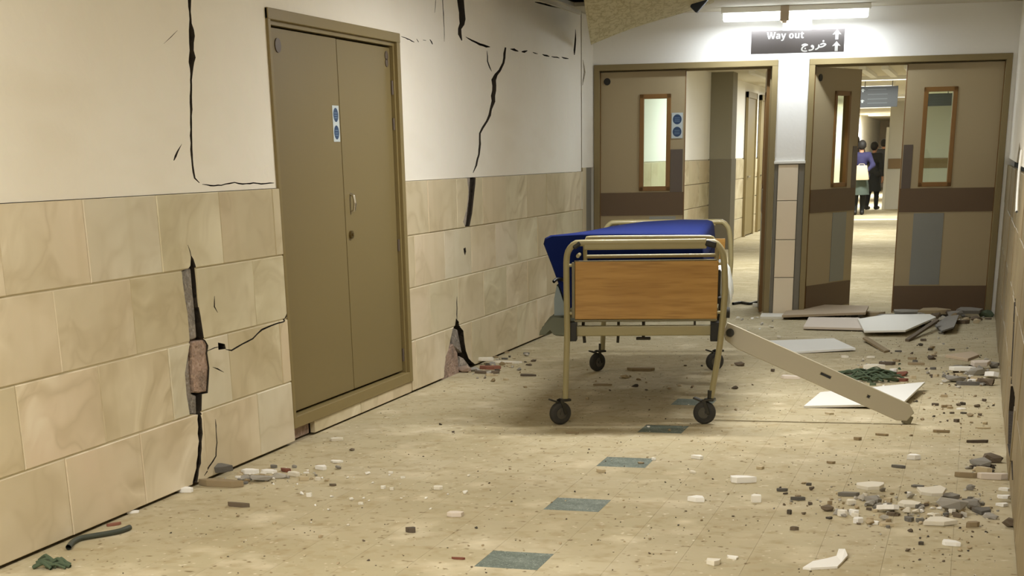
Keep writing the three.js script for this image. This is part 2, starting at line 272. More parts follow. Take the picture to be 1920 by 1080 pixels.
  rows.forEach(([v0, v1, o], r) => {
    const start = -o * S;
    for (let k = -18; k < 20; k++) for (const [a0, b0] of [[-4, U0], [U1, 13.46]]) {
      const a = Math.max(a0, start + k * pitch), b = Math.min(b0, start + (k + 1) * pitch);
      if (b - a < 0.03) continue;
      const e = 0.0016, off = rr(-0.002, 0.002) + (r === 3 ? 0.003 : 0);
      let g = prism([[a + e, v0 + e], [b - e, v0 + e], [b - e, v1 - e], [a + e, v1 - e]], 0.03, 0.0035).translate(0, 0, -0.018 + off);
      g = shiftUV(g, rnd() * 2, rnd() * 2);
      const c = cutters.filter((c) => c.u1 > a && c.u0 < b && c.v1 > v0 && c.v0 < v1);
      let mt = M.tiles[a < 5.4 && rnd() < 0.5 ? 1 : Math.floor(rnd() * 5)];
      if (c.length) [g, mt] = cut(g, c.map((c) => c.g), mt);
      mesh('stone_slab', g, mt, wall);
    }
  });
  // mortar bed behind the slabs, open where the wall is split
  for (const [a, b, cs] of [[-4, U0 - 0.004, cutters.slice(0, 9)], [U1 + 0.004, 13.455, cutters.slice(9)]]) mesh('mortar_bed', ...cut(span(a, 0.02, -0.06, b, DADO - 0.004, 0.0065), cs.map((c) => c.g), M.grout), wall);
  // broken masonry showing inside the two big splits
  const rough = (pts, w0, w1) => { const g = prism(pts, w1 - w0, 0.006).translate(0, 0, w0); return g; };
  for (const [l, w, m] of [
    [[[336, 507], [358, 503], [361, 540], [366, 590], [369, 634], [352, 640], [346, 590], [340, 550]], 0.0, M.stoneGrey],
    [[[357, 641], [386, 636], [386, 660], [389, 690], [386, 735], [372, 737], [362, 736], [358, 700]], 0.004, M.stonePink],
    [[[341, 700], [344, 660], [356, 650], [358, 700], [362, 738], [371, 742], [372, 778], [351, 778], [344, 740]], -0.008, M.stoneGrey],
    [[[868, 334], [882, 332], [880, 372], [874, 424], [865, 424], [870, 380]], -0.002, M.stone],
    [[[831, 712], [834, 672], [843, 650], [850, 645], [858, 662], [862, 712]], 0.0, M.stonePink],
    [[[849, 614], [860, 618], [865, 645], [868, 662], [860, 656], [851, 648]], -0.008, M.stoneGrey],
    [[[864, 668], [872, 672], [886, 690], [888, 712], [865, 712]], -0.008, M.stone],
  ]) mesh('exposed_block', rough(q(l), w - 0.06, w), m, wall);
  // plinth under the door
  for (const [a, b, m, w] of [[U0 + 0.004, U0 + 0.27, M.stonePink, -0.03], [U0 + 0.285, U0 + 0.95, M.tiles[4], 0], [U0 + 0.953, U1 - 0.003, M.tiles[4], 0.001]]) mesh('plinth_slab', shiftUV(prism([[a, 0.008], [b, 0.008], [b, DB - 0.002], [a, DB - 0.002]], 0.03, 0.002).translate(0, 0, -0.03 + w), rnd(), rnd()), m, wall);
}

// ------------------------------------------------------------------ stickers, signs (flat print)
function canvasTex(w, h, draw) { const c = document.createElement('canvas'); c.width = w; c.height = h; const x = c.getContext('2d'); draw(x, w, h); const t = new THREE.CanvasTexture(c); t.colorSpace = THREE.SRGBColorSpace; return t; }
const stickerMat = paint(0xffffff, 0.4, { map: canvasTex(128, 256, (x, w, h) => {
  x.fillStyle = '#c3cdd0'; x.fillRect(0, 0, w, h);
  for (const cy of [66, 190]) { x.fillStyle = '#1f3f66'; x.beginPath(); x.arc(64, cy, 50, 0, 7); x.fill(); x.strokeStyle = '#6f8aa3'; x.lineWidth = 5; for (const d of [-14, 4, 20]) { x.beginPath(); x.moveTo(34, cy + d); x.lineTo(94, cy + d); x.stroke(); } }
}) });
function printBox(w, h, d, mat, edge) { const g = new THREE.BoxGeometry(w, h, d); return [g, [edge, edge, edge, edge, mat, edge]]; }
function sticker(parent, u, v, w, h, depth) { const [g, m] = printBox(w, h, 0.002, stickerMat, M.white); const o = mesh('sticker', g, m, parent); o.position.set(u, v, depth); return tag(o, 'white sticker with two blue discs'); }

// ------------------------------------------------------------------ double door in the left wall
{
  const d = tag(group('door_1', [XL, 0, 0], Math.PI / 2), 'closed olive-brown double door set in the cracked left wall', 'door', null, 'structure');
  const f = 0.052, leafW = -0.028, top = DT - f, bot = DB + 0.075;
  mesh('frame', join(rspan(U0, DB, -0.09, U0 + 0.03, DT, 0.014), rspan(U1 - f, DB, -0.09, U1, DT, 0.014), rspan(U0, DT - f, -0.09, U1, DT, 0.016), rspan(U0, DB, -0.09, U1, DB + 0.062, 0.012), span(U0 + 0.03, DT - f - 0.02, -0.09, U1 - f, DT - f + 0.001, -0.006), span(U1 - f - 0.018, DB, -0.09, U1 - f + 0.001, DT - f, -0.008)), M.doorFrame, d);
  mesh('door_stop', span(U0 + 0.01, DB + 0.06, -0.1, U1 - 0.02, DT - 0.04, -0.078), M.rebate, d);
  const um = (onLeft(631, 70)[0] + onLeft(668, 735)[0]) / 2 + 0.05, a = U0 + 0.034, b = U1 - f - 0.022;
  const L = mesh('door_leaf', rspan(a, bot, leafW - 0.045, um - 0.004, top - 0.028, leafW, 0.003), M.door, d);
  const R = mesh('door_leaf', rspan(um + 0.004, bot, leafW - 0.045, b, top - 0.03, leafW, 0.003), M.door, d);
  const at = (px, py) => { const d = ray(px, py); d.multiplyScalar((XL + leafW) / d.x).add(eye); return [-d.z, d.y]; };
  let [u, v] = at(629.5, 232); sticker(L, u, v, 0.088, 0.185, leafW + 0.002);
  [u, v] = at(520, 85); mesh('door_disc', cyl(0.034, 0.006, u, v, leafW + 0.002, 'z'), M.plate, L);
  [u, v] = at(724, 111); mesh('door_disc', join(cyl(0.024, 0.006, u, v + 0.02, leafW + 0.002, 'z'), cyl(0.022, 0.006, u, v - 0.02, leafW + 0.002, 'z')), M.plate, R);
  const h0 = at(654, 364), h1 = at(656, 398);
  mesh('pull_handle', tube([[h0[0] + 0.02, h0[1], leafW], [h0[0] + 0.02, h0[1] - 0.01, leafW + 0.02], [h0[0] + 0.02, (h0[1] + h1[1]) / 2, leafW + 0.026], [h0[0] + 0.02, h1[1] + 0.01, leafW + 0.02], [h0[0] + 0.02, h1[1], leafW]], 0.008), M.chrome, R);
  [u, v] = at(657, 440); mesh('lock', join(cyl(0.022, 0.014, u, v, leafW + 0.006, 'z'), cyl(0.008, 0.024, u, v, leafW + 0.008, 'z')), M.brass, R);
  for (const [px, y0, y1, P, w] of [[516, 132, 157, L, 0.012], [521, 212, 240, L, 0.012], [541, 487, 512, L, 0.012], [737, 152, 178, R, 0.03], [741, 222, 244, R, 0.03], [750, 448, 470, R, 0.03], [758, 652, 676, R, 0.03]]) { const p0 = at(px, y0), p1 = at(px, y1); const uu = P === L ? a - 0.002 : b + 0.004; mesh('hinge', cyl(0.008, p0[1] - p1[1], uu, (p0[1] + p1[1]) / 2, leafW + 0.006), M.plate, P); }
}

// ------------------------------------------------------------------ end wall with two door openings
const endGroup = (name) => group(name, [EW.x, 0, EW.z], EW.a);
const onEnd = (px, py, w = 0) => { const n = V3(Math.sin(EW.a), 0, Math.cos(EW.a)), ux = V3(Math.cos(EW.a), 0, -Math.sin(EW.a)), o = V3(EW.x, 0, EW.z).addScaledVector(n, w), d = ray(px, py), t = o.clone().sub(eye).dot(n) / d.dot(n), q = d.multiplyScalar(t).add(eye).sub(o); return [q.dot(ux), q.y]; };
const A0 = 0, A1 = 1.62, B0 = 1.885, B1 = 3.585, FT = 2.168, LEDGE = 1.322;
{
  const wall = tag(endGroup('wall_end'), 'white plaster end wall over two door openings with a tiled pillar between', 'wall', null, 'structure');
  mesh('plaster', prism([[-0.6, 0], [A0, 0], [A0, FT], [A1, FT], [A1, LEDGE], [B0, LEDGE], [B0, FT], [B1, FT], [B1, 0], [4.2, 0], [4.2, HC + 0.4], [-0.6, HC + 0.4]], 0.2).translate(0, 0, -0.2), M.endPlaster, wall);
  mesh('ledge', rspan(A1 - 0.005, LEDGE - 0.012, -0.05, B0 + 0.005, LEDGE + 0.012, 0.022), M.white, wall);
  mesh('pillar_core', span(A1, 0, -0.2, B0, LEDGE - 0.012, -0.012), M.greyTrim, wall);
  mesh('corner_guard', rspan(A1, 0, -0.19, A1 + 0.03, LEDGE - 0.014, 0.004), M.greyTrim, wall);
  mesh('corner_guard', rspan(B0 - 0.052, 0, -0.19, B0, LEDGE - 0.014, 0.004), M.greyTrim, wall);
  const ys = [0.008, 0.335, 0.665, 1.0, LEDGE - 0.014];
  for (let k = 0; k < 4; k++) mesh('pillar_tile', prism([[A1 + 0.034, ys[k]], [B0 - 0.056, ys[k]], [B0 - 0.056, ys[k + 1] - 0.005], [A1 + 0.034, ys[k + 1] - 0.005]], 0.024, 0.003).translate(0, 0, -0.012), M.pillarTile[k], wall);
}
function leafParts(name, parent, w, h, o) {       // a door leaf with its fittings, local x from the hinge (0) to the free edge (w), face at z = 0
  const L = mesh(name, prism([[0, o.bottom ?? 0.012], [w, o.bottom ?? 0.012], [w, h], [0, h]], 0.044, 0.002, [[[o.v[0], o.v[1]], [o.v[2], o.v[1]], [o.v[2], o.v[3]], [o.v[0], o.v[3]]]]).translate(0, 0, -0.044), M.endLeaf, parent);
  const [x0, y0, x1, y1] = o.v, t = 0.032;
  mesh('lipping', join(span(w - 0.004, 0.014, -0.0442, w + 0.003, h - 0.002, 0.0005), span(-0.003, 0.014, -0.0442, 0.004, h - 0.002, 0.0005)), M.lipping, L);
  mesh('vision_frame', join(rspan(x0 - t, y0 - t, -0.052, x0 + 0.006, y1 + t, 0.01), rspan(x1 - 0.006, y0 - t, -0.052, x1 + t, y1 + t, 0.01), rspan(x0 - t, y1 - 0.006, -0.052, x1 + t, y1 + t, 0.01), rspan(x0 - t, y0 - t, -0.052, x1 + t, y0 + 0.006, 0.01)), M.visionWood, L);
  mesh('vision_glass', span(x0, y0, -0.024, x1, y1, -0.02), M.glass, L);
  for (const s of [-1, 1]) {
    const f = s > 0 ? [0.0005, 0.004] : [-0.048, -0.0445];
    mesh('push_band', span(0.004, 0.885, f[0], w - 0.004, 1.085, f[1]), M.band, L);
    mesh('kick_plate', span(0.004, 0.03, f[0], w - 0.004, 0.25, f[1]), M.band, L);
    if (o.sheet) mesh('kick_sheet', span(o.sheet[0], 0.26, f[0], o.sheet[1], 0.875, f[1]), M.sheetMetal, L);
    if (o.pp) mesh('push_plate', rspan(o.pp[0], o.pp[1], f[0], o.pp[2], o.pp[3], f[1] + (s > 0 ? 0.001 : 0), 0.001), M.plate, L);
  }
  mesh('door_disc', cyl(0.03, 0.006, o.disc[0], o.disc[1], 0.003, 'z'), M.black, L);
  return L;
}
function doorFrame(d, a, b, m) { return mesh('frame', join(rspan(a, 0, -0.17, a + 0.05, FT, 0.016), rspan(b - 0.05, 0, -0.17, b, FT, 0.016), rspan(a, FT - 0.05, -0.17, b, FT, 0.018), span(a + 0.05, 0, -0.13, a + 0.065, FT - 0.05, -0.09), span(b - 0.065, 0, -0.13, b - 0.05, FT - 0.05, -0.09), span(a + 0.05, FT - 0.065, -0.13, b - 0.05, FT - 0.05, -0.09)), m, d); }
{
  const d = tag(endGroup('door_2'), 'door opening left of the pillar, its left leaf shut and right leaf swung away', 'door', null, 'structure');
  doorFrame(d, A0 + 0.002, A1 - 0.002, M.endFrame);
  const L = leafParts('door_leaf', d, 0.76, FT - 0.06, { v: [0.385, 1.13, 0.6, 1.885], pp: [0.635, 1.085, 0.745, 1.45], disc: [0.06, 2.03], sheet: [0.45, 0.69] });
  L.position.set(A0 + 0.056, 0, -0.045);
  sticker(L, 0.69, 1.65, 0.1, 0.215, 0.004);
  const R = leafParts('door_leaf', d, 0.74, FT - 0.06, { v: [0.14, 1.13, 0.355, 1.885], pp: [0.635, 1.085, 0.735, 1.45], disc: [0.06, 2.03], sheet: [0.3, 0.52] });
  R.scale.x = 1; R.position.set(A1 - 0.052, 0, -0.15); R.rotation.y = Math.PI / 2 + 0.03;
  tag(R, 'leaf swung back into the corridor beyond');
}
{
  const d = tag(endGroup('door_3'), 'door opening right of the pillar, left leaf ajar and right leaf shut', 'door', null, 'structure');
  doorFrame(d, B0 + 0.002, B1 - 0.002, M.endFrame);
  const R = leafParts('door_leaf', d, 0.81, FT - 0.06, { v: [0.405, 1.13, 0.625, 1.885], pp: [0.72, 1.085, 0.8, 1.45], disc: [0.085, 2.02], sheet: [0.415, 0.675] });
  R.position.set(B1 - 0.054, 0, -0.09); R.rotation.y = Math.PI; R.position.z -= 0.0;   // hinged on the right jamb
  tag(R, 'right leaf, shut');
  const L = leafParts('door_leaf', d, 0.81, FT - 0.06, { v: [0.385, 1.13, 0.6, 1.885], pp: [0.72, 1.085, 0.8, 1.45], disc: [0.085, 2.02], sheet: [0.415, 0.665] });
  L.position.set(B0 + 0.058, 0, -0.06); L.rotation.y = 1.02;
  tag(L, 'left leaf, swung half open');
}

// ------------------------------------------------------------------ right wall
{
  const wall = tag(group('wall_right', [XR, 0, 0], -Math.PI / 2), 'right-hand wall close by, brown stone dado under broken plaster', 'wall', null, 'structure');
  // local x runs with world z
  mesh('wall_core', span(-14.6, 0, -0.3, 4, HC + 0.45, -0.05), M.core, wall);
  const zr = (px, py) => { const d = ray(px, py); d.multiplyScalar(XR / d.x).add(eye); return [d.z, d.y]; };
  const poly = (l) => { const o = l.map((p) => zr(p[0], p[1])); if (THREE.ShapeUtils.area(o.map((p) => new THREE.Vector2(...p))) < 0) o.reverse(); return o; };
  const c1 = [[[1905, 560], [1901, 640], [1897, 720], [1899, 720], [1903.5, 640], [1907, 560]], [[1897, 724], [1893, 770], [1892, 832], [1897, 860], [1902, 800], [1906, 745], [1901, 724]], [[1897, 864], [1899, 900], [1901, 900], [1900, 864]]].map((l) => prism(poly(l), 0.2).translate(0, 0, -0.12));
  mesh('plaster', prism([[-14.55, DADO + 0.045], [-11.2, DADO + 0.03], [-10.9, DADO + 0.16], [-10.3, DADO + 0.1], [-10.0, DADO + 0.02], [4, DADO], [4, HC - 0.004], [-14.55, HC - 0.004]], 0.05).translate(0, 0, -0.05), M.plaster, wall);
  const pitch = 0.409 * S;
  [[0.012, 0.322], [0.325, 0.642], [0.645, 0.957], [0.96, DADO - 0.012]].forEach(([v0, v1], r) => { for (let k = -26; k < 8; k++) { const a = Math.max(-14.5, (k + (r % 2) * 0.5) * pitch), b = Math.min(4, (k + 1 + (r % 2) * 0.5) * pitch); if (b - a < 0.03) continue; if (r === 3 && k === -20) continue; let g = shiftUV(prism([[a + 0.002, v0], [b - 0.002, v0], [b - 0.002, v1], [a + 0.002, v1]], 0.026, 0.003).translate(0, 0, -0.02 + rr(-0.004, 0.003)), rnd() * 2, rnd() * 2); let mt = M.rightTile[Math.floor(rnd() * 3)]; if (v0 < 1 && b > -10 && a < -5) [g, mt] = cut(g, c1, mt); mesh('stone_slab', g, mt, wall); } });
  const tr = tag(group('loose_trim', [0, 0, 0]), 'bright white trim strip hanging loose from the right wall', 'trim');
  mesh('strip', tube([[XR - 0.006, 1.39, -9.9], [XR - 0.012, 1.3, -9.75], [XR - 0.02, 1.15, -9.3], [XR - 0.022, 1.07, -9.05]], 0.008, 30), M.white, tr);
}

// ------------------------------------------------------------------ rear wall and ceiling (close the room)
tag(mesh('wall_back', span(XL - 0.3, 0, 4, XR + 0.3, HC + 0.45, 4.25), M.plaster), 'plain plaster wall closing the corridor behind the camera', 'wall', null, 'structure');
{
  const c = tag(group('ceiling'), 'pale suspended ceiling over the corridor, one panel missing near the left wall', 'ceiling', null, 'structure');
  const s = prism([[XL - 0.3, -4.3], [XR + 0.3, -4.3], [XR + 0.3, 14.75], [XL - 0.3, 13.95]], 0.03, 0, [[[-3.3, 11.0], [-2.1, 11.0], [-2.1, 13.0], [-3.3, 13.0]]]).rotateX(-Math.PI / 2);
  // shape y runs with -z, extrusion goes up
  mesh('ceiling_panel', s.translate(0, HC, 0), M.ceiling, c);
  mesh('ceiling_slab', span(XL - 0.4, HC + 0.42, -15, XR + 0.4, HC + 0.6, 4.3), M.core, c);
  mesh('wall_cornice', span(XL, HC - 0.03, -13.4, XL + 0.02, HC, 3.9), M.ceiling, c);
}

// ------------------------------------------------------------------ luminaires
function lampAt(x, y, z, w, d, color, intensity, turn = 0) {
  const l = new THREE.RectAreaLight(new THREE.Color(...color), intensity, w, d); l.name = 'lamp_light';
  l.position.set(x, y, z); l.rotation.set(-Math.PI / 2, 0, 0); l.rotation.order = 'YXZ'; l.rotation.y = turn; scene.add(l); return l;
}
function luminaire([x, z, w, d, color, k], label, y = HC) {
  const g = group('ceiling_light', [x, y, z]); tag(g, label, 'light');
  mesh('housing', join(span(-w / 2 - 0.03, -0.06, -d / 2 - 0.02, w / 2 + 0.03, -0.0005, -d / 2), span(-w / 2 - 0.03, -0.06, d / 2, w / 2 + 0.03, -0.0005, d / 2 + 0.02), span(-w / 2 - 0.03, -0.06, -d / 2, -w / 2, -0.0005, d / 2), span(w / 2, -0.06, -d / 2, w / 2 + 0.03, -0.0005, d / 2), span(-w / 2, -0.02, -d / 2, w / 2, -0.0005, d / 2)), M.white, g);
  mesh('diffuser', rspan(-w / 2, -0.05, -d / 2, w / 2, -0.022, d / 2, 0.006), lampMat(color, 1.6), g);
  lampAt(x, y - 0.07, z, w, d, color, k);
}
luminaire(LAMPS.corridor[0], 'strip light on the corridor ceiling above the bed');
luminaire(LAMPS.corridor[1], 'strip light on the corridor ceiling beside the left double door');
luminaire(LAMPS.corridor[2], 'strip light on the corridor ceiling above the camera');
{
  const [color, k] = LAMPS.end, W0 = 0.35, p0 = onEnd(1357, 12, W0), p1 = onEnd(1629, 6, W0), mid = onEnd(1472, 10, W0)[0], y = HC - 0.045;
  const g = endGroup('strip_light'); tag(g, 'glowing white fluorescent strip light above the way out sign', 'light');
  mesh('housing', join(rspan(p0[0] - 0.02, y + 0.0, 0.31, p1[0] + 0.02, HC - 0.001, 0.39), span(p0[0] - 0.012, y - 0.05, 0.325, p0[0], y, 0.375), span(p1[0], y - 0.05, 0.325, p1[0] + 0.012, y, 0.375)), M.white, g);
  const em = lampMat(color, 3.2);
  mesh('diffuser', rspan(p0[0], y - 0.066, 0.315, mid - 0.04, y - 0.001, 0.385, 0.012), em, g);
  mesh('diffuser', rspan(mid + 0.04, y - 0.066, 0.315, p1[0], y - 0.001, 0.385, 0.012), em, g);
  mesh('bracket', join(rspan(mid - 0.035, y - 0.075, 0.31, mid + 0.035, HC - 0.001, 0.4), rspan(mid - 0.02, y - 0.09, 0.33, mid + 0.02, y - 0.07, 0.37)), M.beigeBoard, g);
  const c = V3((p0[0] + p1[0]) / 2, y - 0.072, W0).applyMatrix4(g.matrixWorld);
  lampAt(c.x, c.y, c.z, p1[0] - p0[0], 0.07, color, k * 2.4, EW.a);
}

// ------------------------------------------------------------------ signs
function arrow(x, cx, cy, s) { x.beginPath(); x.moveTo(cx, cy - s); x.lineTo(cx + s * 0.85, cy); x.lineTo(cx + s * 0.3, cy - 0.08 * s); x.lineTo(cx + s * 0.3, cy + s); x.lineTo(cx - s * 0.3, cy + s); x.lineTo(cx - s * 0.3, cy - 0.08 * s); x.lineTo(cx - s * 0.85, cy); x.closePath(); x.fill(); }
{
  const face = paint(0xffffff, 0.5, { map: canvasTex(1024, 256, (x, w, h) => {
    x.fillStyle = '#6a6462'; x.fillRect(0, 0, w, h);
    x.fillStyle = '#f6f6f4'; x.font = 'bold 104px sans-serif'; x.textBaseline = 'alphabetic'; x.fillText('Way out', 172, 92);
    x.strokeStyle = '#f6f6f4'; x.lineCap = 'round'; x.lineJoin = 'round'; x.lineWidth = 17;
    const path = (f) => { x.beginPath(); f(); x.stroke(); };
    // the Arabic word, right to left: khah, ra, waw, jeem
    path(() => { x.moveTo(770, 168); x.quadraticCurveTo(800, 150, 822, 170); x.quadraticCurveTo(800, 196, 764, 198); x.lineTo(748, 198); });
    path(() => { x.moveTo(748, 176); x.quadraticCurveTo(752, 214, 716, 222); });
    path(() => { x.moveTo(690, 190); x.bezierCurveTo(672, 160, 650, 196, 690, 196); x.bezierCurveTo(694, 222, 664, 232, 644, 230); });
    path(() => { x.moveTo(566, 172); x.quadraticCurveTo(592, 152, 622, 170); x.quadraticCurveTo(570, 180, 562, 214); x.quadraticCurveTo(562, 244, 616, 238); });
    x.beginPath(); x.arc(796, 132, 11, 0, 7); x.fill(); x.beginPath(); x.arc(600, 210, 10, 0, 7); x.fill();
    arrow(x, 940, 62, 56); arrow(x, 940, 192, 56);
  }) });
  const dark = paint(0x4c4846, 0.5);
  const g = endGroup('direction_sign'); tag(g, 'dark grey way out sign with white lettering and two arrows over the pillar', 'sign');
  const w = 0.345, a = onEnd(1409, 58, w), b = onEnd(1582, 99, w), W = b[0] - a[0], H = 0.178;
  const board = mesh('sign_board', ...printBox(W, H, 0.03, face, dark), g); board.position.set((a[0] + b[0]) / 2, (a[1] + b[1]) / 2 + 0.003, w - 0.015); board.rotation.z = -0.002;
  const wb = 0.3, x0 = onEnd(1469, 27, wb), x1 = onEnd(1522, 55, wb);
  mesh('junction_box', rspan(x0[0], (a[1] + b[1]) / 2 + H / 2 + 0.0, wb - 0.06, x1[0], x0[1], wb, 0.006), paint(0xf0efe0, 0.6), g);
  mesh('stem', span(x0[0] + 0.03, x0[1] - 0.01, wb - 0.055, x0[0] + 0.07, HC, wb - 0.02), M.beigeBoard, g);
}
{
  const lines = (x, w, h) => { x.fillStyle = '#27292a'; x.fillRect(0, 0, w, h); x.fillStyle = '#43484a'; for (const y of [34, 92, 150, 200]) x.fillRect(60, y, y === 34 ? 120 : 130, 9); x.fillStyle = '#8f9494'; arrow(x, 26, 46, 20); arrow(x, 26, 178, 20); };
  const m = paint(0xffffff, 0.5, { map: canvasTex(256, 256, lines) }), e = paint(0x34383a, 0.5);
  for (const [px0, py0, px1, py1, z, label] of [[1611, 163, 1682, 200, -28, 'dark hanging direction sign with faint lines, seen through the half open doors'], [1733, 176, 1784, 198, -31, 'dark hanging sign seen through the glass of the right door leaf']]) {
    const a = onZ(px0, py0, z), b = onZ(px1, py1, z), g = group('hanging_sign', [(a.x + b.x) / 2, (a.y + b.y) / 2, z], 0); tag(g, label, 'sign');
    mesh('sign_board', ...printBox(b.x - a.x, Math.abs(a.y - b.y), 0.05, m, e), g);
    for (const k of [-0.35, 0.35]) mesh('hanger', cyl(0.008, HC - a.y, (b.x - a.x) * k, (HC - a.y) / 2 + (a.y - b.y) / 2, 0), M.greyTrim, g);
  }
}

// ------------------------------------------------------------------ drooping ceiling panel
{
  const at = (px, py, y) => { const d = ray(px, py); return d.multiplyScalar((y - S) / d.y).add(eye); };
  const A = onZ(1108, 84, -13.25), B = at(1338, 2, HC - 0.012), Cc = at(1352, -46, HC - 0.01), D = at(1088, -46, HC - 0.03);
  const n = 8, top = [], bot = [];
  const pos = [], uv = [], idx = [], nrm = B.clone().sub(A).cross(D.clone().sub(A)).normalize(); if (nrm.y < 0) nrm.negate();
  for (let s = 0; s < 2; s++) for (let j = 0; j <= n; j++) for (let i = 0; i <= n; i++) {
    const a = i / n, b = j / n, p = A.clone().lerp(B, a).lerp(D.clone().lerp(Cc, a), b).addScaledVector(nrm, s * 0.018 + 0.012 * Math.sin(a * 5 + b * 3)); pos.push(p.x, p.y, p.z); uv.push(a * 1.2, b * 0.9);
  }
  const id = (s, i, j) => s * (n + 1) ** 2 + j * (n + 1) + i;
  for (let j = 0; j < n; j++) for (let i = 0; i < n; i++) { idx.push(id(0, i, j), id(0, i, j + 1), id(0, i + 1, j), id(0, i + 1, j), id(0, i, j + 1), id(0, i + 1, j + 1)); idx.push(id(1, i, j), id(1, i + 1, j), id(1, i, j + 1), id(1, i + 1, j), id(1, i + 1, j + 1), id(1, i, j + 1)); }
  for (let i = 0; i < n; i++) for (const [q, w] of [[(s, k) => id(s, k, 0), 1], [(s, k) => id(s, n, k), 1], [(s, k) => id(s, k, n), -1], [(s, k) => id(s, 0, k), -1]]) { const a = q(0, i), b = q(0, i + 1), c = q(1, i), d = q(1, i + 1); w > 0 ? idx.push(a, b, c, b, d, c) : idx.push(a, c, b, b, c, d); }
  let g = new THREE.BufferGeometry(); g.setAttribute('position', new THREE.Float32BufferAttribute(pos, 3)); g.setAttribute('uv', new THREE.Float32BufferAttribute(uv, 2)); g.setIndex(idx); g = g.toNonIndexed(); g.computeVertexNormals();
  tag(mesh('ceiling_panel', g, M.board), 'beige textured ceiling panel drooping by one corner above the far left doorway', 'ceiling panel');
  const h = group('light_clamp', onZ(1311, 6, -12.6).toArray()); tag(h, 'small dark blue metal clamp at the tip of the drooping ceiling panel', 'clamp');
  mesh('body', rbox(0.075, 0.13, 0.06, 0.012).rotateZ(-0.75), paint(0x27303c, 0.4, { metalness: 0.3 }), h);
  mesh('arm', tube([[0.03, 0.02, 0], [0.09, 0.06, 0], [0.13, 0.075, 0.02]], 0.014), paint(0x8a8f94, 0.4, { metalness: 0.5 }), h);
}

